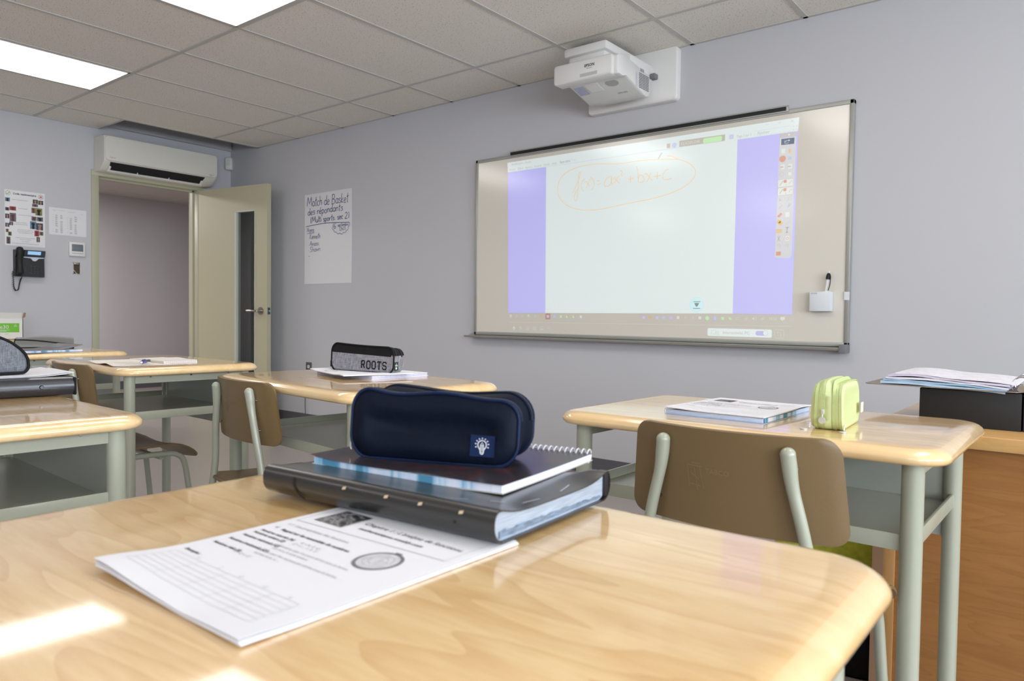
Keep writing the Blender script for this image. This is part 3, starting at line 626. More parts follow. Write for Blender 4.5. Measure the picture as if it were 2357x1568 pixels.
# handwritten formula
FS = '3989,1736 4014,1779 4031,1816 4044,1845 4042,1857 4036,1856 4030,1832 4029,1774 4026,1728 4020,1694 4010,1683 4001,1696 4002,1719 4012,1741 4028,1755|4073,1812 4057,1794 4052,1772 4058,1748 4070,1739|4073,1791 4086,1797 4096,1786 4115,1762|4116,1810 4103,1786 4088,1753|4116,1821 4136,1801 4144,1774 4137,1750 4123,1739|4162,1791 4182,1790|4163,1768 4193,1773|4264,1806 4251,1808 4229,1795 4217,1774 4218,1757 4230,1749 4252,1757 4265,1776 4266,1806|4265,1806 4264,1776 4276,1754|4277,1793 4286,1799 4297,1784 4321,1759|4316,1807 4297,1780 4281,1765|4323,1832 4332,1833 4338,1827 4334,1817 4332,1809 4343,1804|4381,1777 4413,1781|4394,1796 4395,1752|4432,1848 4441,1823 4445,1786 4446,1754|4447,1772 4454,1793 4470,1791 4483,1771 4481,1757 4467,1750 4452,1753|4486,1794 4494,1801 4504,1791 4535,1753|4529,1801 4517,1779 4503,1749|4546,1775 4592,1778|4568,1800 4568,1760|4636,1808 4621,1802 4606,1786 4602,1766 4610,1752 4630,1749 4658,1754|4625,1884 4650,1879 4670,1870 4697,1856 4735,1840 4773,1816 4794,1793 4801,1772 4795,1748 4771,1720 4734,1698 4682,1678 4612,1662 4517,1648 4403,1638 4302,1629 4224,1620 4144,1618 4077,1622 4016,1634 3960,1655 3912,1688 3885,1722 3873,1762 3879,1805 3899,1840 3942,1868 3998,1885 4062,1894 4139,1894 4192,1891 4271,1881 4340,1876 4419,1877 4488,1876 4561,1871 4639,1862 4697,1856'
def formula(b, f):
    for s in FS.split('|'):
        ribbon(b, smooth2([tuple(float(q)/1000 for q in t.split(',')) for t in s.split()], 4), .0034, f)
bm = NB(); formula(bm, fP(3)); obj('handwritten_formula', bm, mat('formula_light', (232, 196, 150), .16, coat=.6, coatr=.14, emis=(.30, .24, .12), es=.9), PI_)
TB = [(5.278, 1.825), (5.318, 1.822), (5.275, 1.786), (5.314, 1.784), (5.276, 1.745), (5.314, 1.744), (5.273, 1.707), (5.314, 1.706), (5.27, 1.578), (5.31, 1.578), (5.272, 1.543), (5.311, 1.543), (5.269, 1.501), (5.306, 1.5), (5.269, 1.463), (5.309, 1.458), (5.266, 1.421), (5.307, 1.423), (5.266, 1.381), (5.309, 1.379), (5.267, 1.343), (5.307, 1.341), (5.266, 1.304)]
def tb_white(b, f):
    for z in (1.662, 1.62): poly2(b, [(5.293+u, z+v) for u, v in rrect(.078, .038, .004, 3)], f)
    for k in (0, 4, 5, 7, 13, 19): x, z = TB[k]; rect2(b, x-.010, z-.012, x+.010, z+.012, f)
layer('toolbar_white', 3, (.2, .25, .27), tb_white)
def tb_grey(b, f):
    for z in (1.662, 1.62):
        ribbon(b, [(5.293+u, z+v) for u, v in rrect(.078, .038, .004, 3)]+[(5.332, z+.015)], .0012, f); ribbon(b, [(5.265, z-.01), (5.281, z+.012)], .004, f); ribbon(b, smooth2([(5.31, z-.006), (5.32, z+.004), (5.328, z+.008)]), .002, f); text(b, '2', 5.292, z-.015, .014, f)
    for k in (4, 5): x, z = TB[k]; poly2(b, [(x-.012, z-.004), (x+.004, z-.004), (x+.004, z+.003), (x-.012, z+.003)], f)
    x, z = TB[8]; poly2(b, [(x-.005, z+.01), (x-.005, z-.008), (x, z-.003), (x+.006, z-.006)], f)
    x, z = TB[9]; ribbon(b, [(x-.008, z-.01), (x, z), (x+.004, z+.011)], .002, f); x, z = TB[10]; ribbon(b, [(x-.009, z-.011), (x+.008, z+.01)], .003, f)
    x, z = TB[15]; ribbon(b, [(x-.009, z-.009), (x+.009, z+.008)], .0016, f)
    x, z = TB[17]; ribbon(b, [(x-.01, z+.012), (x+.01, z+.012)], .005, f); ribbon(b, [(x, z+.012), (x, z-.013)], .005, f); ribbon(b, [(x-.006, z-.013), (x+.006, z-.013)], .003, f)
    x, z = TB[18]; ribbon(b, [(x-.006, z-.013), (x+.006, z+.013)], .003, f); ribbon(b, [(x+.006, z-.013), (x-.006, z+.013)], .003, f)
    for k in (20, 21): x, z = TB[k]; ribbon(b, smooth2([(x-.008, z), (x, z+.01), (x+.008, z), (x+.002, z-.01)]), .002, f)
    ring2(b, TB[6][0], TB[6][1], .011, .0015, f); ring2(b, TB[7][0], TB[7][1], .011, .0015, f)
layer('toolbar_grey', 4, (.0, .0, .02), tb_grey)
def orange(b, f):
    for z in (1.67, 1.628): poly2(b, [(5.291+u, z+v) for u, v in rrect(.015, .015, .003, 3)], f)
    disc2(b, 5.275, 1.786, .0165, f); x, z = TB[12]; poly2(b, [(x-.014, z-.006), (x-.004, z-.013), (x+.012, z+.004), (x+.004, z+.011)], f); x, z = TB[22]; rect2(b, x-.012, z-.01, x+.012, z+.01, f); ring2(b, TB[19][0], TB[19][1], .006, .002, f)
bm = NB(); orange(bm, fP(4)); obj('orange_icons', bm, mat('orange_icon_light', (226, 172, 154), .16, coat=.6, coatr=.14, emis=(.12, .06, .04), es=1), PI_)
def yellow(b, f):
    x, z = TB[14]; rect2(b, x-.013, z-.004, x+.005, z+.014, f); disc2(b, x+.004, z-.004, .011, f); x, z = TB[16]; rect2(b, x-.014, z-.011, x+.014, z+.008, f); x, z = TB[1]; rect2(b, x-.012, z-.01, x-.002, z+.01, f)
bm = NB(); yellow(bm, fP(4)); obj('yellow_icons', bm, mat('yellow_icon_light', (232, 206, 166), .16, coat=.6, coatr=.14, emis=(.14, .1, .0), es=1), PI_)
layer('light_blue_icons', 4, (.0, .06, .22), lambda b, f: (rect2(b, 5.302, 1.778, 5.32, 1.794, f), disc2(b, 5.316, 1.55, .007, f), ribbon(b, [(5.306, 1.535), (5.314, 1.546)], .005, f)))
layer('scroll_button', 2, (.08, .33, .40), lambda b, f: disc2(b, 4.824, 1.042, .040, f, 40))
layer('scroll_button_ring', 3, (.02, .24, .42), lambda b, f: ring2(b, 4.824, 1.042, .040, .0022, f, 40))
bm = NB(); f = fP(3); ribbon(bm, [(4.803, 1.058), (4.845, 1.058)], .0035, f); ribbon(bm, [(4.803, 1.021), (4.845, 1.021)], .0035, f); poly2(bm, [(4.81, 1.051), (4.838, 1.051), (4.831, 1.036), (4.824, 1.029), (4.817, 1.036)], f)
obj('scroll_arrow', bm, mat('scroll_arrow_light', (150, 152, 154), .16, coat=.6, emis=(.02, .06, .07), es=1), PI_)
TI = [3.506, 3.556, 3.606, 3.658, 3.71, 3.759, 3.811, 3.863, 3.912, 3.962, 4.012, 4.062]
TR = [4.498, 4.541, 4.584, 4.626, 4.672, 4.714, 4.759, 4.803, 4.844, 4.887, 4.931, 4.974, 5.017, 5.061, 5.107, 5.148, 5.192]
z = .9675
def tk_white(b, f):
    for i in (0, 1):
        for j in (0, 1): rect2(b, 3.497+.0095*i, z-.009+.0095*j, 3.5055+.0095*i, z-.0005+.0095*j, f)
    ring2(b, 3.558, z+.002, .007, .0015, f); ribbon(b, [(3.552, z-.004), (3.546, z-.010)], .002, f)
    ribbon(b, [(3.598, z-.008), (3.598, z+.008), (3.61, z+.008), (3.61, z-.008), (3.598, z-.008)], .0012, f); ring2(b, 3.71, z, .005, .0022, f); rect2(b, 4.054, z-.008, 4.07, z+.008, f)
    for k in (5, 8): rect2(b, TR[k]-.008, z-.006, TR[k]+.008, z+.010, f)
    for k in (6, 7): ring2(b, TR[k], z+.003, .006, .0014, f, 10)
    x = 5.061; ribbon(b, [(x-.010, z-.005), (x+.010, z-.005), (x+.010, z+.007), (x-.010, z+.007), (x-.010, z-.005)], .0014, f)
    x = 5.107
    for r_ in (.006, .011, .016): ribbon(b, [(x+.006-r_*math.cos(R(a)), z-.008+r_*math.sin(R(a))) for a in range(0, 91, 15)], .0012, f)
    x = 5.148; poly2(b, [(x-.010, z-.002), (x-.006, z-.002), (x-.001, z-.007), (x-.001, z+.009), (x-.006, z+.004), (x-.010, z+.004)], f); ribbon(b, arc(x, z+.001, .006, .007, -60, 60, 6), .0012, f); ribbon(b, arc(x, z+.001, .011, .011, -60, 60, 6), .0012, f)
    ring2(b, 5.188, z-.002, .005, .0014, f, 10); ring2(b, 5.197, z+.004, .005, .0014, f, 10)
    text(b, '10:51', 5.222, z-.006, .021, f); rect2(b, 5.284, z-.004, 5.306, z+.011, f); poly2(b, [(5.29, z-.004), (5.298, z-.004), (5.294, z-.011)], f)
    # lower bar
    y = .888
    poly2(b, [(3.523, y), (3.535, y+.014), (3.547, y), (3.543, y), (3.543, y-.013), (3.537, y-.013), (3.537, y-.004), (3.532, y-.004), (3.532, y-.013), (3.527, y-.013), (3.527, y)], f)
    ribbon(b, [(3.585, y-.01), (3.598, y-.01), (3.598, y+.006), (3.585, y+.006), (3.585, y-.01)], .0014, f); ribbon(b, [(3.58, y+.012), (3.592, y-.004)], .002, f); ring2(b, 3.59, y+.008, .003, .0014, f, 8)
    ring2(b, 3.649, y+.001, .0095, .0016, f); ribbon(b, [(3.655, y-.006), (3.662, y-.013)], .002, f); ribbon(b, [(3.645, y+.001), (3.653, y+.001)], .0014, f); ribbon(b, [(3.649, y-.003), (3.649, y+.005)], .0014, f)
    ribbon(b, [(3.693, y-.010), (3.719, y-.010), (3.719, y+.008), (3.711, y+.008), (3.709, y+.012), (3.703, y+.012), (3.701, y+.008), (3.693, y+.008), (3.693, y-.010)], .0015, f); ring2(b, 3.706, y-.001, .0055, .0015, f)
    ribbon(b, [(3.752, y-.002), (3.752, y+.012), (3.775, y+.012), (3.775, y-.002), (3.752, y-.002)], .0015, f); ribbon(b, [(3.748, y-.012), (3.753, y-.003), (3.774, y-.003), (3.779, y-.012)], .0015, f); ribbon(b, [(3.75, y-.007), (3.777, y-.007)], .0012, f)
    for k in range(3): disc2(b, 3.813+.0085*k, y+.003, .002, f, 8)
    ribbon(b, [(3.487, .9265), (5.337, .931)], .0012, f)
    ribbon(b, [(5.256+.024+u, .891+v) for u, v in rrect(.046, .042, .006, 3)]+[(5.303, .905)], .0012, f)
    ribbon(b, [(5.273, .879), (5.273, .903)], .0012, f); ribbon(b, [(5.268, .897), (5.273, .904), (5.278, .897)], .0012, f); ribbon(b, [(5.287, .903), (5.287, .879)], .0012, f); ribbon(b, [(5.282, .885), (5.287, .878), (5.292, .885)], .0012, f)
layer('white_icons', 2, (.16, .22, .23), tk_white)
layer('control_pill', 2, E_WHITE, lambda b, f: poly2(b, [(5.066+u, .892+v+u*-.004) for u, v in rrect(.352, .042, .008, 4)], f))
layer('control_text', 3, (.0, .0, .02), lambda b, f: (text(b, 'Interactivité PC', 4.977, .884, .0235, f), ribbon(b, [(4.913, .886), (4.913, .904), (4.938, .904), (4.938, .886)], .0016, f), ribbon(b, [(4.906, .883), (4.938, .883)], .0016, f), ring2(b, 4.948, .888, .006, .0015, f, 16, ry=.008), ring2(b, 5.209, .8935, .0135, .0015, f)))
layer('switch_track', 3, (.0, .0, .30), lambda b, f: poly2(b, [(5.182+u, .892+v) for u, v in rrect(.05, .024, .012, 6)], f))
layer('switch_knob', 4, E_WHITE, lambda b, f: disc2(b, 5.209, .8935, .0128, f))
layer('switch_text', 4, (.03, .04, .34), lambda b, f: text(b, 'ON', 5.163, .887, .017, f))
layer('blue_taskbar_icons', 3, (.0, .06, .34), lambda b, f: ([rect2(b, x-.009, z-.008, x+.009, z+.008, f) for x in (3.811, 3.863, 4.498, 4.584, 4.626)], disc2(b, TR[10], z, .009, f, 14, ry=.012), ribbon(b, [(3.995, z-.0155), (4.03, z-.0155)], .002, f), ribbon(b, [(4.042, z-.0155), (4.085, z-.0155)], .002, f)))
layer('purple_taskbar_icon', 3, (.06, .0, .3), lambda b, f: rect2(b, 4.662, z-.009, 4.682, z+.009, f))
layer('green_taskbar_icons', 3, (.0, .26, .0), lambda b, f: (disc2(b, TR[9], z, .012, f), rect2(b, TR[11]-.007, z-.008, TR[11]+.009, z+.008, f), poly2(b, [(TR[12]-.008, z+.009), (TR[12]+.004, z+.004), (TR[12]+.01, z-.009), (TR[12]-.006, z-.005)], f), rect2(b, 3.904, z-.008, 3.92, z+.008, f), disc2(b, 3.654, z+.002, .008, f), disc2(b, 4.008, z-.001, .008, f), disc2(b, 3.958, z-.001, .008, f)))
bm = NB(); f = fP(2); rect2(bm, 3.792, .949, 3.83, .986, f); obj('highlighted_task_tile', bm, mat('tile_light', (216, 168, 146), .16, coat=.6, emis=(.03, 0, 0), es=1), PI_)
bm = NB(); f = fP(4); rect2(bm, 3.75, z-.006, 3.768, z+.007, f); rect2(bm, 4.532, z-.006, 4.55, z+.007, f); disc2(bm, 3.966, z+.003, .005, f); disc2(bm, 4.016, z+.003, .005, f); obj('amber_icons', bm, mat('amber_light', (228, 200, 140), .16, coat=.6, emis=(.1, .07, 0), es=1), PI_)

# pen holder and pen
PH_ = thing('pen_holder', 'small white square pen holder fixed to the right end of the whiteboard', 'pen holder', (5.488, -.031, 1.008))
bm = NB(); box(bm, -.051, .052, -.042, 0, 0, .098, .004); obj('holder_box', bm, M['whitecool'], PH_)
bm = NB(); text(bm, 'EPSON', -.043, .085, .0095, lambda u, v: Vector((u, -.0424, v))); obj('holder_logo', bm, M['grey'], PH_)
PN = thing('digital_pen', 'white stylus pen with black cap standing in the white holder', 'pen', (5.505, -.052, 1.08))
bm = NB(); cyl(bm, (.0, 0, 0), (.013, -.002, .085), .0085, 16); obj('pen_barrel', bm, M['white'], PN)
bm = NB(); tube(bm, [(.013, -.002, .085), (.015, -.002, .1), (.0155, -.002, .112), (.0158, -.002, .116)], [.0105, .0115, .008, .0045], 14)
tube(bm, smoothpath([(.018, -.008, .105), (.0265, -.010, .1), (.025, -.011, .06), (.017, -.011, .03)], 5), .0022, 6); obj('pen_cap', bm, M['blackmatte'], PN)
bm = NB(); cyl(bm, (.0158, -.002, .114), (.017, -.002, .126), .0042, 10); obj('pen_tip', bm, M['white'], PN)

# projector and wall plate
PR = thing('projector', 'white short throw projector on a wall plate above the whiteboard', 'projector', (4.345, 0, 2.2))
bm = NB(); rings = [[Vector((u+.047, y, v+.138)) for u, v in rrect(.585-2*i, .30-2*i, .022-i*.5, 5)] for y, i in ((-.001, 0), (-.036, 0), (-.042, .002), (-.045, .006))]
ringfaces(bm, rings); obj('wall_plate', bm, M['white'], PR)
bm = NB(); box(bm, -.02, .188, -.30, -.044, .105, .20, .01); obj('mounting_arm', bm, M['white'], PR)
bm = NB(); box(bm, .19, .222, -.085, -.04, .118, .148, .006); obj('arm_bracket', bm, M['grey'], PR)
# main hull: side profile (y,z) lofted over x
sec = [(-.44, .16), (-.452, .150), (-.455, .135), (-.455, .066), (-.447, .054), (-.405, .050), (-.37, .062), (-.335, .055), (-.18, .012), (-.13, .002), (-.10, .012), (-.085, .04), (-.085, .105), (-.10, .125), (-.22, .15), (-.40, .17)]
def hull(x, k=0): 
    cy, cz = -.27, .09
    return [Vector((x, cy+(a-cy)*(1-k), cz+(b-cz)*(1-k*1.6))) for a, b in sec]
bm = NB(); ringfaces(bm, [hull(-.165, .06), hull(-.16, .02), hull(-.15, 0), hull(.185, 0), hull(.196, .015), hull(.2, .05)]); obj('projector_body', bm, M['white'], PR)
bm = NB(); rings = [[Vector((u-.012, y, v+.105)) for u, v in rrect(.378-2*i, .108-2*i, .016-i*.4, 5)] for y, i in ((-.395, .002), (-.40, 0), (-.462, 0), (-.468, .002), (-.471, .006))]
ringfaces(bm, rings); obj('front_bar', bm, M['white'], PR)
bm = NB(); box(bm, -.17, .105, -.42, -.05, .213, .262, .012); box(bm, -.15, .085, -.40, -.06, .165, .215, .01); obj('top_cover', bm, M['white'], PR)
bm = NB(); box(bm, -.175, .165, -.415, -.12, .150, .178, .012); obj('upper_shell', bm, M['offwhite'], PR)
fF = lambda u, v: Vector((u, -.4716, v))
bm = NB(); text(bm, 'EPSON', .035, .115, .021, fF, align='CENTER', bold=.0006); text(bm, 'EB-725Wi', .035, .104, .008, fF, align='CENTER'); obj('projector_logo', bm, M['ink'], PR)
bm = NB(); rect2(bm, -.025, .066, .085, .084, fF); obj('sensor_window', bm, mat('projector_sensor', (196, 196, 194), .25), PR)
bot = lambda u, t: Vector((u, -.335+.155*t, .055-.043*t-.0012))
bm = NB(); text(bm, 'EPSON', .10, .75, .02, lambda u, v: bot(u, .75-(v-.75)*6), align='CENTER'); obj('underside_logo', bm, M['inkg'], PR)
bm = NB(); rect2(bm, -.15, -.15, -.085, .42, bot); obj('warning_sticker', bm, mat('sticker', (168, 174, 198), .5, vary=(200, .25)), PR)
bm = NB(); poly2(bm, [(.09+.04*math.cos(2*PI*k/18), .05+.2*math.sin(2*PI*k/18)) for k in range(18)], bot); obj('speaker_mesh', bm, mat('mesh_grey', (176, 176, 174), .6), PR)
bm = NB(); ringfaces(bm, [[bot(u-.03, v+.08)+Vector((0, 0, -h)) for u, v in rrect(.09-2*i, .6-12*i, .03-i, 4)] for h, i in ((0, 0), (.0015, .002), (.002, .006))]); obj('lens_cover', bm, M['white'], PR)
sd = .2012
bm = NB()
for r_ in range(10):
    for c_ in range(3): box(bm, sd-.0012, sd, -.225+.038*c_+.001, -.225+.038*c_+.036, .035+.0085*r_+.0, .0395+.0085*r_)
for r_ in range(3):
    for c_ in range(4): box(bm, sd-.0012, sd+.0, -.21+.011*c_, -.203+.011*c_, .127+.006*r_, .1305+.006*r_)
obj('side_vents', bm, mat('vent_grey', (120, 120, 122), .6), PR)
bm = NB(); rect2(bm, -.255, .035, -.235, .11, lambda u, v: Vector((sd-.0001, u, v))); obj('rating_label', bm, mat('label_lilac', (206, 206, 214), .5, vary=(260, .2)), PR)

# ------------------------------------------------------------------ student desks
def deskoutline(W, D, r, z): return [Vector((u, v, z)) for u, v in rrect(W, D, r, 10)]
def make_desk(loc, rz, zt, label, D=.51, W=.76):
    t = thing('student_desk', label, 'desk', (loc[0], loc[1], 0), rz, 'student desks with maple tops')
    r = .062
    bm = NB(); prof = [(.034, 0), (.026, -.0004), (.018, -.0018), (.011, -.0046), (.005, -.009), (.001, -.0145), (0, -.0185), (.0015, -.0235), (.006, -.0275), (.02, -.029)]
    ringfaces(bm, [deskoutline(W-2*i, D-2*i, r-i*.9, zt+z) for i, z in prof])
    for f_ in bm.faces:
        if len(f_.verts) == 4 and f_.calc_center_median().z < zt-.0012: f_.material_index = 1
    obj('desktop', bm, [M['maple'], M['mapledge']], t, ang=60)
    lx, ly = W/2-.055, D/2-.05
    for a, b in ((-1, -1), (1, -1), (1, 1), (-1, 1)):
        bm = NB(); tube(bm, [(a*lx, b*ly, zt-.029), (a*lx, b*ly, .02)], .0175, 20); l = obj('leg', bm, M['metal'], t)
        bm = NB(); tube(bm, [(a*lx, b*ly, .022), (a*lx, b*ly, .0)], [.0195, .021], 16); obj('foot_glide', bm, M['rubber'], l)
    for a in (-1, 1):
        bm = NB(); box(bm, a*lx-.006, a*lx+.006, -ly, ly, zt-.056, zt-.029); box(bm, a*lx-(.03 if a > 0 else 0), a*lx+(.0 if a > 0 else .03), -ly, ly, zt-.033, zt-.029)
        s = obj('side_rail', bm, M['metal'], t)
        bm = NB()
        for k in (-.14, 0, .14): cyl(bm, (a*(lx+.006), k, zt-.034), (a*(lx+.0095), k, zt-.034), .0035, 10)
        obj('rail_screw', bm, M['chrome'], s)
    zs = zt-.152
    bm = NB(); box(bm, -lx+.01, lx-.01, -ly+.003, ly-.002, zs-.022, zs-.019); obj('book_shelf', bm, M['shelfm'], t)
    bm = NB(); box(bm, -lx+.016, lx-.016, -ly-.003, -ly+.003, zs-.028, zs, .001)
    for a in (-1, 1): box(bm, a*(lx+.002)-.003, a*(lx+.002)+.003, -ly+.016, ly-.016, zs-.028, zs, .001)
    obj('shelf_lip', bm, M['metal'], t)
    bm = NB(); box(bm, -lx+.014, lx-.014, ly-.004, ly, zt-.245, zt-.03); obj('modesty_panel', bm, M['shelfm'], t)
    bm = NB()
    for a in (-1, 1):
        for b in (-1, 1): cyl(bm, (a*lx, b*(ly-.016), zs-.026), (a*lx, b*(ly-.016), zs-.004), .006, 8)
    obj('weld_beads', bm, M['metal'], t)
    return t
ZN, Z2, Z3, Z4, Z5, Z6 = .75, .757, .777, .776, .776, .76
make_desk((6.062, -3.50), 0, ZN, 'nearest maple topped desk, filling the bottom of the photo', .78, .747)
make_desk((6.006, -2.265), R(-.5), Z2, 'maple topped desk on the right with lime pencil case and booklet')
make_desk((4.865, -2.453), R(-6.3), Z3, 'maple topped desk in the middle carrying the black and grey pencil case')
make_desk((3.724, -2.507), R(-2.1), Z4, 'maple topped desk before the doorway with papers and a blue capped pen')
make_desk((2.60, -2.50), R(0), Z5, 'far left maple topped desk carrying a dark grey fabric pouch')
make_desk((4.725, -3.39), R(-2), Z6, 'maple topped desk at the left edge with the black binder on it')

# ------------------------------------------------------------------ chairs (facing +Y)
def make_chair(loc, rz, label):
    t = thing('school_chair', label, 'chair', (loc[0], loc[1], 0), rz, 'brown school chairs')
    yb = -.20
    def bk(u, v):
        z = .695+v; y = yb+.036*(u/.18)**2-.10*v
        return Vector((u*(1-.04*v/.08), y, z))
    bm = NB(); panel(bm, .362, .168, .027, .012, bk, 30, 26); b = obj('backrest', bm, M['chair'], t)
    def st(u, v):
        y = v; z = .464+.014*(u/.19)**2+.010*max(0, (-v)/.19)**2
        if v > .09: z -= .055*((v-.09)/.11)**2
        return Vector((u, y, z))
    bm = NB(); panel(bm, .385, .40, .035, .011, st, 16, 18); obj('seat', bm, M['chair'], t)
    for s in (-1, 1):
        bm = NB(); p = smoothpath([(s*.105, yb-.012, .764), (s*.107, yb-.008, .742), (s*.113, yb-.005, .70), (s*.130, yb-.001, .63), (s*.150, yb+.006, .53), (s*.168, yb+.0, .43), (s*.178, yb-.03, .22), (s*.186, yb-.06, .012)], 6)
        n = len(p); rs = [.003 if i == 0 else (.0075 if i == 1 else (.0102 if i == 2 else (.0118 if i < 9 else max(.0098, .0118-.0004*(i-8))))) for i in range(n)]
        fl = [.62 if i < 6 else min(1, .62+.05*(i-6)) for i in range(n)]
        tube(bm, p, rs, 16); l = obj('leg', bm, M['metal'], t)
        bm = NB(); tube(bm, [p[-1]+Vector((0, 0, .02)), p[-1]-Vector((0, 0, .012))], .0135, 12); obj('foot_cap', bm, M['rubber'], l)
        bm = NB(); p = smoothpath([(s*.156, -.19, .443), (s*.158, -.05, .443), (s*.160, .08, .441), (s*.162, .125, .433), (s*.165, .15, .40), (s*.170, .165, .30), (s*.186, .20, .012)], 6)
        tube(bm, p, .0105, 14); l = obj('leg', bm, M['metal'], t)
        bm = NB(); tube(bm, [p[-1]+Vector((0, 0, .02)), p[-1]-Vector((0, 0, .012))], .013, 12); obj('foot_cap', bm, M['rubber'], l)
    bm = NB(); tube(bm, [(-.156, .07, .428), (.156, .07, .428)], .009, 12); tube(bm, [(-.156, -.14, .430), (.156, -.14, .430)], .009, 12); obj('crossbar', bm, M['metal'], t)
    # rivets and the moulded maker's mark on the rear of the backrest
    bm = NB()
    for s in (-1, 1):
        for v in (.035, -.045): q = bk(s*.118, v); cyl(bm, (q.x, q.y-.009, q.z), (q.x, q.y-.005, q.z), .0035, 10)
    obj('rivet', bm, M['steel'], b)
    def fb(u, v):
        q = bk(u, v); return Vector((q.x, q.y-.0066, q.z))
    bm = NB(); fm = lambda u, v: fb(u-.03, v)
    for pts in ([(-.034, .020), (-.029, -.018)], [(-.010, .018), (-.003, -.018)], [(-.034, .02), (-.006, .019)], [(-.026, .024), (-.010, .024)], [(-.026, .006), (-.012, -.003)], [(-.02, .015), (-.014, -.022)], [(-.028, -.012), (-.008, -.014)]):
        ribbon(bm, pts, .0016, fm)
    text(bm, 'TABCO', .000, .009, .0125, fm, bold=.0002); obj('moulded_mark', bm, mat('moulded_mark_plastic', (134, 110, 82), .3), b)
    return t
make_chair((6.087, -2.475), R(0), 'brown backed school chair at the right desk, seen from behind')
make_chair((4.735, -2.537), R(-7), 'brown backed school chair between the middle desk and the navy pencil case')
make_chair((3.735, -2.612), R(-1), 'brown school chair tucked under the desk before the doorway')

# ------------------------------------------------------------------ pencil cases
def pouch(bm, L, Hh, r, rings, deform, mi=None, n=9):
    rr = []
    for y, i in rings:
        rr.append([deform(Vector((u, y, v+Hh/2))) for u, v in rrect(L-2*i, Hh-2*i, max(.003, r-i), n)])
    ringfaces(bm, rr); return bm
def densify(loop, m=3):
    o = []
    for i, a in enumerate(loop):
        b = loop[(i+1) % len(loop)]
        d = math.dist(a, b); k = max(1, int(d/.012))
        for j in range(k): o.append((a[0]+(b[0]-a[0])*j/k, a[1]+(b[1]-a[1])*j/k))
    return o
def pouch2(bm, L, Hh, r, rings, deform, n=9):
    """like pouch, with points along the straights so the top can sag, and a quad-filled face"""
    base = densify(rrect(L, Hh, r, n)); c = len(base); rr = []
    for y, i in rings:
        kx, kz = (L-2*i)/L, (Hh-2*i)/Hh
        rr.append([deform(Vector((u*kx, y, v*kz+Hh/2))) for u, v in base])
    ringfaces(bm, rr); return bm
def strip(bm, L, Hh, r, y0, y1, out, t0, t1, deform):
    base = densify(rrect(L, Hh, r, 9)); n = len(base); i0, i1 = int(t0*n), int(t1*n); ra = []
    def pt(i, y, o):
        u, v = base[i % n]; q = Vector((u, v)); nn = Vector((base[(i+1) % n][1]-base[i-1][1], -(base[(i+1) % n][0]-base[i-1][0]))).normalized() if n else q
        q = q+nn*o; return deform(Vector((q.x, y, q.y+Hh/2)))
    for i in range(i0, i1+1): ra.append([pt(i, y0, 0), pt(i, y0, out), pt(i, y1, out), pt(i, y1, 0)])
    ringfaces(bm, ra)
def loopat(L, Hh, r, y, out, deform):
    base = densify(rrect(L, Hh, r, 9)); k = 1+2*out/L; k2 = 1+2*out/Hh
    return [deform(Vector((u*k, y, v*k2+Hh/2))) for u, v in base]

# navy pencil case on the notebook
NVZ = .7882
nv = thing('pencil_case', 'large navy blue pencil case with white light bulb badge on the nearest desk', 'pencil case', (5.953, -3.223, NVZ), R(22))
L_, H_, r_ = .210, .081, .028
def dn(p):
    s = p.x/(L_/2); z = p.z; up = max(0, (z-.03)/.04)
    z2 = z-.0035*up*math.cos(s*1.6)+.0025*up*math.sin(s*5+1.0)*(1 if p.y < .036 else -.4)+.003*(z/H_)*(-s)
    y2 = p.y+.010*(z/H_)-.0015*math.sin(s*4+z*60)*(1-abs(s))
    return Vector((p.x, y2, max(z2, .0005)))
ringsA = [(.002, .030), (-.0045, .022), (-.004, .012), (-.0015, .005), (.0015, .0012), (.004, 0), (.016, .0), (.026, .0005), (.030, .003), (.034, .0045)]
ringsB = [(.030, .006), (.033, .0035), (.040, .0005), (.052, 0), (.062, .0005), (.067, .003), (.072, .010), (.074, .02), (.071, .032)]
bm = NB(); pouch2(bm, L_, H_, r_, ringsA, dn); obj('front_pocket', bm, M['navy'], nv, ang=60)
bm = NB(); dB = lambda p: dn(Vector((p.x+.004, p.y, p.z))); pouch2(bm, L_*.985, H_+.001, r_+.004, ringsB, dB); obj('main_pocket', bm, M['navy'], nv, ang=60)
bm = NB(); tube(bm, loopat(L_, H_, r_, .0035, .0012, dn), .0021, 8, closed=True); obj('piping', bm, M['navyp'], nv)
bm = NB(); tube(bm, loopat(L_*.985, H_+.001, r_+.004, .066, -.0010, dB), .0019, 8, closed=True); obj('piping', bm, M['navyp'], nv)
for (ll, hh_, rr_, y0, df, nm) in ((L_, H_, r_, .0145, dn, 'zip'), (L_*.985, H_+.001, r_+.004, .052, dB, 'zip')):
    bm = NB(); strip(bm, ll, hh_, rr_, y0-.006, y0+.006, .0011, .0, .52, df); zt = obj('zip_tape', bm, M['navyp'], nv, ang=50)
    bm = NB(); strip(bm, ll, hh_, rr_, y0-.0018, y0+.0018, .0022, .0, .52, df); obj('zip_teeth', bm, M['navyz'], zt)
    bm = NB()
    strip(bm, ll, hh_, rr_, y0-.0068, y0-.0050, .0019, .0, .52, df); strip(bm, ll, hh_, rr_, y0+.0050, y0+.0068, .0019, .0, .52, df); obj('zip_seams', bm, M['navy'], zt)
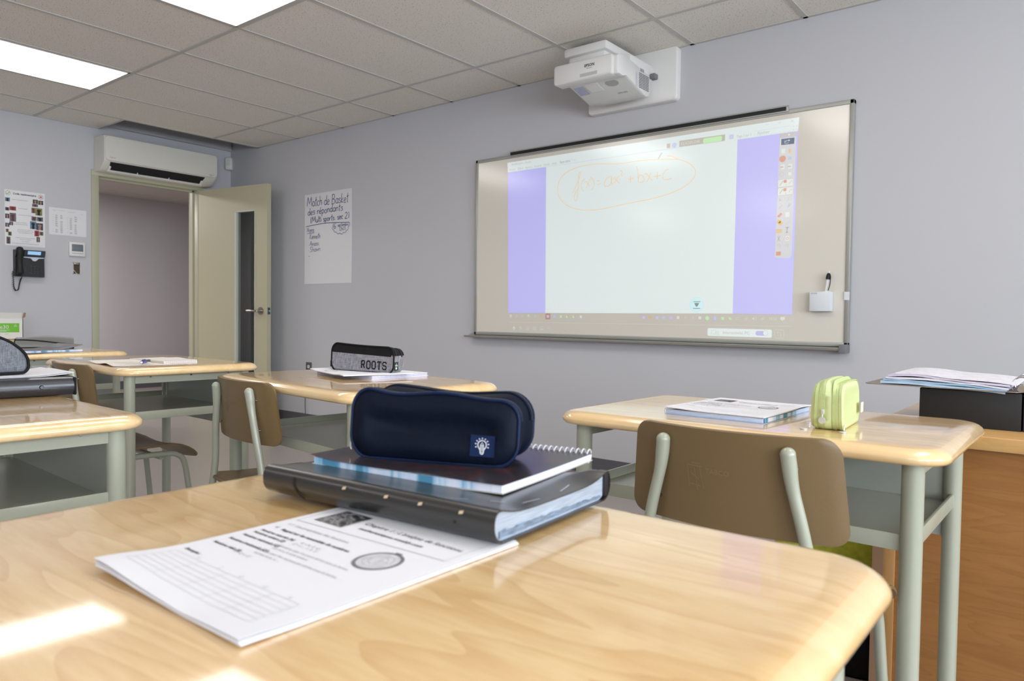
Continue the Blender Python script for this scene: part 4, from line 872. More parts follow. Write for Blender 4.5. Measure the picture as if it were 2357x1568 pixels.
# badge
fB = lambda o: (lambda u, v: dn(Vector((.066+u, -.0052-o, .0245+v))))
bm = NB(); f = lambda u, v: dn(Vector((.066+u, -.0048, .0245+v)))
g = [[(-.0145+.029*i/6, -.0125+.025*j/6) for i in range(7)] for j in range(7)]
for j in range(6):
    for i in range(6): bm.faces.new([bm.verts.new(fB(.0005)(*p)) for p in (g[j][i], g[j][i+1], g[j+1][i+1], g[j+1][i])])
bd = obj('badge', bm, fabric('navy_badge', (8, 26, 62), (14, 38, 80), 1800, .6, 0, .2), nv)
bm = NB(); fb_ = fB(.0011)
for k in range(9):
    a = R(200-27.5*k); ribbon(bm, [(.0068*math.cos(a), .0012+.0068*math.sin(a)), (.0086*math.cos(a), .0012+.0086*math.sin(a))], .0011, fb_)
bulb = [(-.0017, -.0085), (-.0024, -.0045), (-.0046, -.0012), (-.005, .0022), (-.0034, .0050), (0, .0062), (.0034, .0050), (.005, .0022), (.0046, -.0012), (.0024, -.0045), (.0017, -.0085), (0, -.0094), (-.0017, -.0085)]
ribbon(bm, smooth2(bulb, 4), .0010, fb_)
for pts in ([(-.0022, -.004), (-.0018, .001), (0, .0042), (.0018, .001), (.0022, -.004)], [(-.0018, .001), (-.0008, .0002), (.0, .0012), (.0008, .0002), (.0018, .001)], [(-.0007, -.006), (-.0007, .0002)], [(.0008, -.006), (.0008, .0002)], [(-.0014, -.0074), (.0014, -.0074)]): ribbon(bm, pts, .0007, fb_)
obj('light_bulb_emblem', bm, mat('emblem_white', (225, 228, 232), .6), bd)
bm = NB(); ribbon(bm, [(.0145, -.0125), (.0145, .0125)], .0012, fb_); ribbon(bm, [(-.0145, .0125), (.0145, .0125)], .0008, fb_); obj('badge_stitching', bm, M['navyp'], bd)
bm = NB(); tube(bm, smoothpath([(-.1045, .015, .026), (-.1095, .014, .02), (-.1105, .013, .010), (-.1085, .012, .006)], 4), .0012, 6); obj('zip_pull', bm, M['chrome'], nv)

# black and grey case on the middle desk
gz = Z3+.0115
gr = thing('pencil_case', 'black and heather grey pencil case with bold black lettering on the middle desk', 'pencil case', (4.828, -2.393, gz), R(6.5))
L2, H2, r2 = .252, .080, .025
def dg(p):
    s = p.x/(L2/2); up = max(0, (p.z-.05)/.04); return Vector((p.x, p.y*.62+.004*(p.z/H2), max(.0005, p.z-.002*up*math.cos(2*s)-.004*s*(p.z/H2))))
rA = [(.002, .036), (-.0025, .024), (-.002, .01), (0, .004), (.0025, .0008), (.006, 0), (.03, 0), (.036, .003), (.04, .006)]
rB = [(.036, .006), (.042, .002), (.05, 0), (.078, 0), (.084, .002), (.088, .01), (.09, .03)]
for nm, rg, hh_ in (('front_pocket', rA, H2), ('main_pocket', rB, H2-.004)):
    bm = NB(); pouch2(bm, L2 if nm == 'front_pocket' else L2*.99, hh_, r2, rg, dg)
    for f_ in bm.faces:
        f_.material_index = 1 if f_.calc_center_median().z > .052 else 0
    # the big front ngon is split by hand: lower grey panel + black yoke
    o = obj(nm, bm, [M['heather'], M['blackf']], gr, ang=60)
bm = NB(); N_ = 20
def yoke(u, v): return dg(Vector((u, -.0032, v)))
base = [(u, v+H2/2) for u, v in rrect(L2-.012, H2-.012, r2-.005, 9)]
up_ = [p for p in base if p[1] > .051]; lo_ = [p for p in base if p[1] <= .051]
xs = (L2-.012)/2
def fillpoly(pts, y, mm, nm):
    bm = NB(); 
    bm.faces.new([bm.verts.new(dg(Vector((u, y, v)))) for u, v in pts]); return obj(nm, bm, mm, gr)
fillpoly([(xs, .052)]+[p for p in up_]+[(-xs, .054)], -.0042, M['blackf'], 'black_yoke')
low = sorted(lo_, key=lambda p: math.atan2(p[1]-.03, p[0])); 
lo_left = [p for p in base if p[1] <= .051 and p[0] < 0]; lo_right = [p for p in base if p[1] <= .051 and p[0] >= 0]
fp = fillpoly([(-xs, .054)]+lo_left+lo_right+[(xs, .052)], -.0042, M['heather'], 'grey_front_panel')
bm = NB(); f = lambda u, v: dg(Vector((u, -.0052, v)))
def slab_letter(b, ch, x, w, h, y):
    k = .0042
    S = {'R': [[(0, 0), (0, 1)], [(0, 1), (.75, 1), (.9, .88), (.9, .62), (.75, .5), (0, .5)], [(.5, .5), (.95, 0)]], 'O': [[(.2, 0), (.8, 0), (1, .15), (1, .85), (.8, 1), (.2, 1), (0, .85), (0, .15), (.2, 0)]],
         'T': [[(.5, 0), (.5, 1)], [(0, .8), (0, 1), (1, 1), (1, .8)], [(.3, 0), (.7, 0)]], 'S': [[(1, .75), (.95, .9), (.8, 1), (.2, 1), (0, .85), (0, .65), (.2, .52), (.8, .48), (1, .35), (1, .15), (.8, 0), (.2, 0), (0, .1), (0, .28)]]}
    for st in S[ch]: ribbon(b, [(x+a*w, y+c*h) for a, c in st], k, f)
for i, ch in enumerate('ROOTS'): slab_letter(bm, ch, .004+.0212*i, .0135, .022, .0125)
ribbon(bm, [(.0015, .0145), (.0075, .0145)], .004, f); ribbon(bm, [(.0015, .0325), (.007, .0325)], .004, f)
obj('bold_lettering', bm, M['blackf'], fp)
bm = NB(); tube(bm, loopat(L2, H2, r2, .002, .001, dg), .0024, 8, closed=True); obj('piping', bm, M['blackf'], gr)
bm = NB(); strip(bm, L2*.99, H2-.004, r2, .058, .066, .0012, 0, .52, dg); obj('zip_tape', bm, M['black'], gr)
bm = NB(); strip(bm, L2, H2, r2, .014, .022, .0012, 0, .52, dg); obj('zip_tape', bm, M['black'], gr)
bm = NB(); tube(bm, smoothpath([(-.127, .02, .05), (-.137, .018, .043), (-.139, .017, .030), (-.136, .016, .021)], 4), .0016, 6); box(bm, -.143, -.1365, .012, .02, .009, .029, .002); box(bm, -.138, -.127, .012, .026, .045, .057, .003); obj('zip_pull', bm, M['blackf'], gr)
bm = NB(); rect2(bm, .006, .010, .034, .036, lambda u, v: dg(Vector((L2/2+.0015, u, v)))); tg = obj('side_tag', bm, mat('dark_green_tag', (22, 52, 38), .6), gr)
bm = NB(); f = lambda u, v: dg(Vector((L2/2+.0022, .02+u, .022+v))); ring2(bm, 0, 0, .0045, .002, f, 10); [disc2(bm, a, b_, .002, f, 8) for a, b_ in ((0, .008), (-.006, .004), (.006, .004), (0, -.007), (-.004, -.006), (.004, -.006))]; obj('tag_emblem', bm, M['white'], tg)

# lime pencil case on the right desk
lm = thing('pencil_case', 'small lime green pencil case standing on the right desk', 'pencil case', (6.166, -2.32, Z2), R(94))
L3, H3, r3 = .175, .083, .024
def dl(p):
    s = p.x/(L3/2); up = max(0, (p.z-.05)/.04); return Vector((p.x, p.y*.88*(1-.10*p.z/H3), max(.0004, p.z+.006*up*math.cos(1.2*s)+(.006*up if abs(p.y) < .012 else 0))))
rl = [(-.031, .02), (-.0335, .012), (-.033, .006), (-.031, .002), (-.028, 0), (-.0165, 0), (-.0145, .0022), (-.0125, 0), (.004, -.001), (.0065, .002), (.009, -.001), (.020, 0), (.0225, .003), (.0245, .001), (.032, .003), (.0355, .010), (.0355, .022)]
bm = NB(); pouch2(bm, L3, H3, r3, rl, dl); obj('case_body', bm, M['lime'], lm, ang=60)
for y in (-.028, -.0145, .0065, .0225):
    bm = NB(); strip(bm, L3, H3, r3, y-.003, y+.003, .0012, -.14, .64, dl); zt = obj('zip_tape', bm, M['limed'], lm, ang=50)
M['pull'] = mat('satin_pull', (204, 204, 200), .4, metal=.25)
def zpull(x, y, z, tilt=0):
    bm = NB(); box(bm, x-.004, x+.001, y-.0028, y+.0028, z, z+.009, .001); q = (x-.004, y)
    cyl(bm, (x-.005, y, z-.007+.0), (x-.003, y, z+.001), .0012, 6); cyl(bm, (x-.0062, y, z-.011), (x-.0040, y, z-.011), .0062, 18); return obj('zip_pull', bm, M['pull'], lm)
zpull(-L3/2-.0015, .0065, .030)
for y in (-.031, .029):
    bm = NB(); sgn = -1
    cyl(bm, (-L3/2+.002, y, .012), (-L3/2-.004, y, .003), .0016, 6); cyl(bm, (-L3/2-.012, y+(.008 if y > 0 else 0), .0004), (-L3/2-.012, y+(.008 if y > 0 else 0), .002), .0068, 16); obj('zip_pull', bm, M['pull'], lm)
bm = NB(); strip(bm, L3, H3, r3, -.028, .022, .0009, .495, .50, dl); rect2(bm, .03, .03, .052, .05, lambda u, v: dl(Vector((u+.02, -.0345, v)))); bm.free()
bm = NB(); box(bm, .055, .078, -.036, -.0345, .022, .042, .0005); obj('leather_tag', bm, mat('cream_tag', (226, 214, 190), .6), lm)

# charcoal heather case on the left desk
Z6b = Z6+.046
hc = thing('pencil_case', 'charcoal grey pencil case with black trim at the left edge of the photo', 'pencil case', (4.545, -3.322, Z6b+.006), R(95))
L4, H4, r4 = .26, .090, .018
dh = lambda p: Vector((p.x*(1-.52*max(0, (p.z-.02)/.070)**2.2), p.y, max(.0005, p.z)))
bm = NB(); pouch2(bm, L4, H4, r4, [(-.034, .03), (-.038, .018), (-.037, .008), (-.034, .003), (-.030, 0), (.030, 0), (.034, .003), (.037, .01), (.038, .03)], dh, 12)
for v in bm.verts:
    if v.co.z < .02: v.co.x *= 1.0+.0*(v.co.z)
obj('case_body', bm, M['heatherd'], hc, ang=60)
bm = NB(); tube(bm, loopat(L4, H4, r4, -.0355, .001, dh), .0032, 8, closed=True); strip(bm, L4, H4, r4, -.036, -.022, .0022, -.22, .72, dh); strip(bm, L4, H4, r4, .022, .032, .0022, -.22, .72, dh); obj('black_trim', bm, M['blackf'], hc, ang=50)
bm = NB(); strip(bm, L4, H4, r4, -.008, .008, .0015, -.2, .7, dh); obj('zip_tape', bm, M['black'], hc, ang=50)

# ------------------------------------------------------------------ near stack: worksheet, folder, notebook
ws = thing('worksheet_packet', 'stapled white math worksheet packet lying on the nearest desk', 'papers', (5.932, -3.583, ZN), R(-.3))
PW, PL = .216, .279
def pz(u, v, base=.004):
    # soft waves, lifted near left corner
    lift = .0065*math.exp(-((u-.0)**2/.0035+(v-.0)**2/.0020))+.0020*math.exp(-((v)/.03)**2)*abs(math.sin(u*22))
    return base+lift
def sheet(bm, W, Ln, zf, th, dx=0, dy=0, nu=22, nv=26, flat=None):
    F = [[bm.verts.new((dx+W*i/nu, dy+Ln*j/nv, zf(W*i/nu, Ln*j/nv))) for i in range(nu+1)] for j in range(nv+1)]
    Bt = [[bm.verts.new((dx+W*i/nu, dy+Ln*j/nv, (zf(W*i/nu, Ln*j/nv)-th) if flat is None else flat)) for i in range(nu+1)] for j in range(nv+1)]
    for j in range(nv):
        for i in range(nu):
            bm.faces.new((F[j][i], F[j][i+1], F[j+1][i+1], F[j+1][i])); bm.faces.new((Bt[j][i], Bt[j+1][i], Bt[j+1][i+1], Bt[j][i+1]))
    lp = [(0, i) for i in range(nu)]+[(j, nu) for j in range(nv)]+[(nv, i) for i in range(nu, 0, -1)]+[(j, 0) for j in range(nv, 0, -1)]
    for k in range(len(lp)):
        a = lp[k]; b = lp[(k+1) % len(lp)]; bm.faces.new((F[a[0]][a[1]], Bt[a[0]][a[1]], Bt[b[0]][b[1]], F[b[0]][b[1]]))
bm = NB(); sheet(bm, PW, PL, lambda u, v: pz(u, v, .0042)*.55, .0016, .001, .001); obj('lower_pages', bm, M['paperedge'], ws, ang=60)
bm = NB(); sheet(bm, PW, PL, lambda u, v: pz(u, v, .0042), .0004); top = obj('top_page', bm, M['paper'], ws, ang=60)
bm = NB(); sheet(bm, PW, PL, lambda u, v: pz(u, v, .0036)*.82, .0009, .0004, .0002); obj('middle_pages', bm, M['paper'], ws, ang=60)
def draw_worksheet(f, parent, detail=True):
    bm = NB()
    ribbon(bm, [(.008, .258), (.008, .186), (.207, .194), (.207, .258)] if not detail else [(.009, .272), (.009, .186), (.206, .194), (.206, .272), (.009, .272)], .0006, f)
    text(bm, "Chapitre 1 : L'analyse de fonctions", .070, .220, .0098, f, shear=.2, sx=.95)
    text(bm, 'mathematiques.weebly.com', .078, .206, .0078, f, shear=.2, bold=.0001)
    text(bm, 'a)', .014, .1575, .0062, f); text(bm, 'Rappel sur les ensembles de nombres', .026, .1555, .0066, f, bold=.00018)
    for s, v in (('Nombres naturels (N)', .143), ('Nombres entiers (Z)', .135), ('Nombres rationnels (Q)', .124), ("Nombres irrationnels (Q')", .110), ('Nombres réels (R)', .095)): text(bm, s, .012, v, .0058, f, bold=.00016)
    text(bm, 'Exemples :', .014, .068, .0058, f, bold=.00015)
    obj('printed_text', bm, M['ink'], parent)
    bm = NB(); text(bm, '1.1  Les propriétés des fonctions', .014, .171, .0070, f)
    for s, u, v in (('R = N, Z, Q...', .075, .143), ('Z = {..., -1, 0, 1}', .072, .137), ('Nombres que l’on peut écrire sous la forme', .066, .126), ('a/b où a, b sont entiers', .068, .119), ('Nombres que l’on ne peut pas écrire sous la forme', .058, .109), ('racines et pi, e, ...', .066, .102), ('R = Q ∪ Q’', .05, .092)): text(bm, s, u, v, .0054, f)
    obj('printed_grey_text', bm, M['inkg'], parent)
    bm = NB()
    for k in range(7): ribbon(bm, [(.014+.18*j/12, .0605-.0068*k+.0*j) for j in range(13)], .00045, f)
    for x in (.014, .058, .098, .13, .162, .194): ribbon(bm, [(x, .0605-.0068*k) for k in range(7)], .00045, f)
    for x, s in ((.045, 'N'), (.08, 'Z'), (.11, 'Q'), (.143, "Q'"), (.176, 'R')): text(bm, s, x, .062, .0055, f)
    obj('printed_table', bm, M['inkl'], parent)
    bm = NB(); ring2(bm, .164, .158, .0195, .0034, f, 36, ry=.021); ribbon(bm, [(.160, .1815), (.168, .1815)], .003, f); obj('printed_watch_rim', bm, mat('toner_mid', (112, 112, 118), .7), parent)
    bm = NB(); disc2(bm, .164, .158, .0178, f, 30, ry=.019); obj('printed_watch_face', bm, mat('toner_face', (198, 198, 204), .7, vary=(140, .14)), parent)
    f3 = lambda u, v: f(u, v)+Vector((0, 0, .0001))
    bm = NB(); ring2(bm, .164, .158, .0135, .0005, f3, 24); ring2(bm, .164, .158, .0085, .0005, f3, 20); [text(bm, s, .164+.010*math.cos(a)-.001, .158+.010*math.sin(a)-.001, .004, f3) for s, a in (('12', PI/2), ('3', 0), ('6', -PI/2), ('9', PI))]; obj('printed_watch_dial', bm, M['inkg'], parent)
    bm = NB(); rect2(bm, .020, .198, .062, .240, f); obj('printed_photo', bm, mix_pattern('printed_black_white_photo', [(.40, (30, 30, 32)), (.47, (70, 70, 72)), (.53, (150, 150, 152)), (.6, (40, 40, 42)), (.7, (120, 120, 124))], 45, rough=.7, coat=0, dist=2), parent)
draw_worksheet(lambda u, v: Vector((u, v, pz(u, v, .0042)+.0003)), top)

# charcoal folder
FZ = ZN+.0050
fo = thing('document_folder', 'charcoal plastic expanding folder under the spiral notebook', 'folder', (5.978, -3.236, FZ), R(4))
FL, FD, FH = .326, .225, .036
def sag(x, y, z, k=1.0):
    t = z/FH; s = y/(FD/2)
    fade = max(0, 1-abs(s/.97)**5); g = min(1, max(0, (x-.108)/.04)); g = g*g*(3-2*g)
    if s > 0: fade = (1-g)+g*fade
    dip = .0125*t*k*fade*(.9+.1*(x/(FL/2)))
    rise = .003*t*g*max(0, s-.6)
    return Vector((x, y, z-dip+rise))
bm = NB(); outer = densify([(u, v+FH/2) for u, v in rrect(FD, FH, .0165, 8)]); th = .0014
xs_ = [-FL/2+FL*i/16 for i in range(17)]
def ringfo(x, inset):
    k1 = (FD-2*inset)/FD; k2 = (FH-2*inset)/FH
    return [sag(x, u*k1, (v-FH/2)*k2+FH/2) for u, v in outer]
ro = [ringfo(x, 0) for x in xs_]; ri = [ringfo(x, th) for x in reversed(xs_)]
ringfaces(bm, ro+ri+[ro[0]], True, False, False); obj('folder_cover', bm, M['folder'], fo, ang=60)
bm = NB(); xi = [-FL/2+.006+(FL-.010)*i/12 for i in range(13)]
ringfaces(bm, [[sag(x, u*.955+(-.002), (v-FH/2)*.90+FH/2) for u, v in outer if True] for x in xi]); obj('clear_pockets', bm, M['sleeves'], fo, ang=60)
bm = NB()
for k in range(12): z0 = .0025+.0006*k
pts_ = []
for j in range(41):
    y = -FD/2+.012+(FD-.03)*j/40; pts_.append((y, .0035+.0012*random.random(), .0095+.0022*random.random()-.004*(j/40)))
vt = [[bm.verts.new((FL/2-.0035+.0015*random.random(), y, z)) for z in (a, (a+b)/2, b)] for y, a, b in pts_]
for a, b in zip(vt, vt[1:]):
    for q in (0, 1): bm.faces.new((a[q], b[q], b[q+1], a[q+1]))
obj('pocket_edges', bm, M['sleevesd'], fo, ang=20)
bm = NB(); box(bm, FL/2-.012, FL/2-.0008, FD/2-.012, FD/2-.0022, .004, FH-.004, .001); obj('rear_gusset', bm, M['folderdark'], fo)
fs = lambda u, v, o=.0006: sag(u, -FD/2-o+.0165*(1-math.sqrt(max(0, 1-((v-FH/2)/(FH/2))**2)))*.55, v)
bm = NB()
for x in (-.03, .03, .075, .125): poly2(bm, [(x-.0028, .0235), (x+.0022, .0245), (x+.0030, .0275), (x-.0020, .0265)], fs)
obj('spine_slots', bm, mat('slot_cream', (206, 184, 150), .5), fo)
bm = NB(); ribbon(bm, smooth2([(-.108, .026), (-.1085, .018), (-.102, .009), (-.094, .004)]), .0034, fs); disc2(bm, .118, .0155, .0018, fs, 10); obj('elastic_loop', bm, M['blackmatte'], fo)
ft = lambda u, v: sag(u, v, FH+.0005)
bm = NB()
for a, b in (((.09, -.085), (.10, -.07)), ((.12, -.06), (.135, -.055)), ((.148, -.045), (.152, -.02)), ((.05, -.09), (.085, -.098)), ((.152, .02), (.145, .05))): ribbon(bm, [a, ((a[0]+b[0])/2, (a[1]+b[1])/2+.001), b], .0016, ft)
obj('cover_slits', bm, mat('slit_pale', (178, 182, 200), .4), fo)

# spiral notebook
NZ = FZ+FH+.0002
nb = thing('spiral_notebook', 'thick spiral notebook with dark speckled cover under the navy case', 'notebook', (5.949, -3.174, NZ-.0140), R(7.5))
NL, ND, NH = .270, .214, .0090
def nbz(x, y):
    s = y/(ND/2); q = x/(NL/2); return .0012+.0022*q*q-.0008*max(0, 1-s*s)
def slabz(bm, L, D, z0, z1, nx=22, ny=16, zt=None, rc=.0):
    T = [[bm.verts.new((-L/2+L*i/nx, -D/2+D*j/ny, (zt or nbz)(-L/2+L*i/nx, -D/2+D*j/ny)+z1)) for i in range(nx+1)] for j in range(ny+1)]
    Bt = [[bm.verts.new((-L/2+L*i/nx, -D/2+D*j/ny, nbz(-L/2+L*i/nx, -D/2+D*j/ny)+z0)) for i in range(nx+1)] for j in range(ny+1)]
    for j in range(ny):
        for i in range(nx):
            bm.faces.new((T[j][i], T[j][i+1], T[j+1][i+1], T[j+1][i])); bm.faces.new((Bt[j][i], Bt[j+1][i], Bt[j+1][i+1], Bt[j][i+1]))
    lp = [(0, i) for i in range(nx)]+[(j, nx) for j in range(ny)]+[(ny, i) for i in range(nx, 0, -1)]+[(j, 0) for j in range(ny, 0, -1)]
    for k in range(len(lp)):
        a = lp[k]; b = lp[(k+1) % len(lp)]; f_ = bm.faces.new((T[a[0]][a[1]], Bt[a[0]][a[1]], Bt[b[0]][b[1]], T[b[0]][b[1]])); f_.material_index = 1 if k < nx-1 else 0
bm = NB(); slabz(bm, NL-.004, ND-.004, .001, NH); obj('page_block', bm, [M['paperedge'], M['pagetab']], nb, ang=50)
bm = NB(); slabz(bm, NL, ND, 0, .001); obj('rear_cover', bm, mat('rear_cover_grey', (190, 188, 186), .4), nb, ang=50)
def topz(x, y):
    s = y/(ND/2); q = x/(NL/2); curl = .0045*math.exp(-((q-.3)/.28)**2)*max(0, -s-.6)*2.2+.006*max(0, -q-.75)*1.5
    return nbz(x, y)+NH+.0003+curl
bm = NB(); nx, ny = 26, 18
T = [[bm.verts.new((-NL/2-.003+(NL+.004)*i/nx, -ND/2-.001+ND*j/ny, topz(-NL/2+NL*i/nx, -ND/2+ND*j/ny)+dz)) for i in range(nx+1)] for dz in (0,) for j in range(ny+1)]
for j in range(ny):
    for i in range(nx): bm.faces.new((T[j][i], T[j][i+1], T[j+1][i+1], T[j+1][i]))
r_g = bmesh.ops.solidify(bm, geom=bm.faces[:], thickness=-.0006); obj('front_cover', bm, M['cover'], nb, ang=60)
bm = NB()
for k in range(34):
    x = -NL/2+.008+.0078*k; z0 = nbz(x, ND/2)+NH*.5+.001; cy = ND/2-.001
    tube(bm, [(x+.0006*math.sin(a), cy+.0068*math.cos(a), z0+.0085*math.sin(a)) for a in [2*PI*q/12 for q in range(12)]], .0009, 6, closed=True)
obj('spiral_coil', bm, mat('pale_coil', (214, 214, 224), .3, metal=.2), nb)

# ------------------------------------------------------------------ right desk papers
bn = thing('spiral_notebook', 'closed notebook with pale page edges under the printed booklet, right desk', 'notebook', (5.952, -2.265, Z2), R(-1))
bm = NB(); box(bm, -.105, .105, -.142, .135, .001, .0105, .0008); obj('page_block', bm, [mat('blue_white_edges', (190, 204, 232), .6, vary=(30, .12, (1, 1, 12)))], bn)
bm = NB(); box(bm, -.107, .107, -.144, .137, 0, .001); box(bm, -.107, .107, -.144, .137, .0105, .0113); obj('notebook_cover', bm, mat('clear_blue_cover', (168, 190, 214), .25, coat=.5), bn)
bm = NB()
for k in range(34): tube(bm, [(-.108+.006*math.cos(a), -.132+.008*k, .006+.007*math.sin(a)) for a in [2*PI*q/10 for q in range(10)]], .0006, 5, closed=True)
obj('spiral_coil', bm, M['paperw'], bn)
bm = NB(); box(bm, .1072, .1078, -.14, .05, .002, .010); obj('page_tabs', bm, M['pagetab'], bn)
wk = thing('worksheet_packet', 'printed worksheet booklet on the notebook on the right desk', 'papers', (5.842, -2.408, Z2+.0118), R(-1.5))
pz2 = lambda u, v: .0022+.0030*math.exp(-((u-0)/.05)**2)*(1-v/.3)+.003*math.exp(-((u-.216)/.03)**2-((v-.22)/.06)**2)
bm = NB(); sheet(bm, PW, PL, pz2, .0018); tp2 = obj('top_page', bm, M['paper'], wk, ang=60)
draw_worksheet(lambda u, v: Vector((u, v, pz2(u, v)+.0004)), tp2, False)

# ------------------------------------------------------------------ middle desk papers
m1 = thing('spiral_notebook', 'notebook with pale grey pages beneath the papers on the middle desk', 'notebook', (4.81, -2.335, Z3), R(-3))
bm = NB(); box(bm, -.138, .138, -.105, .105, .0008, .0085, .0006); obj('page_block', bm, mat('lilac_page_edges', (198, 200, 224), .6, vary=(60, .15, (8, 8, 1))), m1)
bm = NB(); box(bm, -.14, .14, -.107, .107, 0, .0008); box(bm, -.14, .14, -.107, .107, .0085, .0092); obj('notebook_cover', bm, M['paperw'], m1)
m2 = thing('worksheet_packet', 'curled white worksheet packet under the lettered pencil case on the middle desk', 'papers', (4.815, -2.385, Z3+.0096), R(-17))
pz3 = lambda u, v: .0030+.005*math.exp(-((u)/.03)**2)*.6-.0088*math.exp(-((u-.16)/.10)**2)*math.exp(-(v/.03)**2)*0+.0022*math.exp(-((u-.25)/.03)**2)
bm = NB(); nu, nv_ = 26, 20
def sheetc(bm, W, D, zf, th): 
    b0 = len(bm.verts); sheet(bm, W, D, zf, th, -W/2, -D/2, nu, nv_)
sheetc(bm, .279, .216, pz3, .0026); tp3 = obj('top_page', bm, M['paper'], m2, ang=60)
bm = NB(); f = lambda u, v: Vector((u, v, pz3(u+.1395, v+.108)+.0004)); ring2(bm, -.045, -.075, .02, .003, f, ry=.018)
for k in range(6): rect2(bm, -.11+.02*k, -.09, -.109+.02*k, .02, f)
obj('printed_text', bm, M['inkg'], tp3)
# ------------------------------------------------------------------ papers before the doorway
p1 = thing('spiral_notebook', 'open spiral notebook at the back of the desk before the doorway', 'notebook', (3.815, -2.50, Z4), R(4))
bm = NB(); zz = lambda u, v: .0085+.004*math.exp(-((u-.11)/.05)**2)
bm2 = NB(); sheet(bm2, .235, .13, zz, .0075, -.12, -.065); obj('page_block', bm2, [mat('ruled_pages', (222, 216, 208), .7)], p1, ang=50)
bm.free(); bm = NB(); box(bm, -.121, .1165, -.066, .066, 0, .001); obj('rear_cover', bm, M['paperw'], p1)
bm = NB()
for k in range(15): tube(bm, [(.1155+.005*math.cos(a), -.057+.008*k, .0055+.006*math.sin(a)) for a in [2*PI*q/10 for q in range(10)]], .0006, 5, closed=True)
obj('spiral_coil', bm, mat('lilac_coil', (206, 206, 226), .4), p1)
p2 = thing('loose_worksheet', 'loose white sheet with diagonal pen strokes near the brown chair', 'sheet of paper', (3.86, -2.655, Z4+.0002), R(-6))
zz2 = lambda u, v: .0018+.005*math.exp(-((u)/.05)**2)+.006*math.exp(-((u-.2)/.05)**2)*math.exp(-((v)/.07)**2)
bm = NB(); sheet(bm, .279, .17, zz2, .0012, -.1395, -.085); s2 = obj('paper_sheet', bm, mat('cream_sheet', (226, 220, 212), .7), p2, ang=60)
bm = NB(); f = lambda u, v: Vector((u, v, zz2(u+.1395, v+.085)+.0004))
for k, x in enumerate((-.06, -.03, 0, .025, .035, .045, .065, .09, .11)): ribbon(bm, smooth2([(x, .06), (x+.008, 0), (x+.03, -.06 if k % 2 else -.03)]), .0016, f)
obj('pen_strokes', bm, M['inkg'], s2)
pen = thing('pen', 'pen with blue cap lying on the papers before the doorway', 'pen', (3.985, -2.645, Z4+.0135), R(-38))
bm = NB(); tube(bm, [(-.05, 0, 0), (.0, 0, 0)], .0045, 10); obj('pen_barrel', bm, mat('dark_grip', (70, 66, 62), .4), pen)
bm = NB(); tube(bm, [(.0, 0, 0), (.04, 0, 0), (.052, 0, 0)], [.0065, .0065, .0055], 14); box(bm, .005, .04, -.0015, .0015, .006, .0085, .0005); obj('pen_cap', bm, M['bluepl'], pen)
bm = NB(); cyl(bm, (.052, 0, 0), (.055, 0, 0), .0040, 12); obj('cap_end', bm, M['white'], pen)
# ------------------------------------------------------------------ far left desk
fp_ = thing('fabric_pouch', 'flat dark taupe fabric pouch with black zip on the far left desk', 'pouch', (2.56, -2.47, Z5+.001), R(-20))
bm = NB(); pz5 = lambda u, v: .012+.046*(1 if u < .15 else math.exp(-((u-.15)/.11)**2))*(.8+.2*math.sin(PI*min(1, max(0, v/.24))))
sheet(bm, .34, .24, pz5, .010, -.17, -.12, 24, 18, flat=.0); obj('pouch_body', bm, M['sleevef'], fp_, ang=60)
bm = NB(); tube(bm, [Vector((.03+.004*i, -.12+.24*i/20, pz5(.2+.004*i, .24*i/20)+.001)) for i in range(21)], .004, 8); obj('zip_tape', bm, M['blackf'], fp_)
bm = NB(); loop = [(-.17, -.12), (.17, -.12), (.17, .12), (-.17, .12)]
edge = [(-.17+.34*i/16, -.12) for i in range(17)]+[(.17, -.12+.24*i/12) for i in range(1, 13)]
tube(bm, [Vector((x, y, pz5(x+.17, y+.12)-.003)) for x, y in edge], .004, 8); obj('edge_binding', bm, M['blackf'], fp_)
b5 = thing('textbook', 'book with curled grey cover on the far left desk', 'book', (2.855, -2.60, Z5), R(8))
bm = NB(); box(bm, -.105, .105, -.14, .14, .001, .011, .0006); obj('page_block', bm, M['paperedge'], b5)
bm = NB(); box(bm, -.107, .107, -.142, .142, 0, .001); obj('rear_cover', bm, mat('blue_rear_cover', (60, 80, 110), .4), b5)
bm = NB(); box(bm, .105, .1056, -.1, .12, .002, .010); obj('page_tabs', bm, M['pagetab'], b5)
zc = lambda u, v: .0125+.0*u+.020*max(0, (v-.17)/.11)**1.6
bm = NB(); sheet(bm, .214, .284, zc, .0008, -.107, -.142); obj('curled_cover', bm, mix_pattern('grey_rose_cover', [(.4, (80, 80, 84)), (.5, (96, 92, 92)), (.58, (120, 84, 84)), (.68, (58, 66, 92))], 7, rough=.3), b5, ang=60)
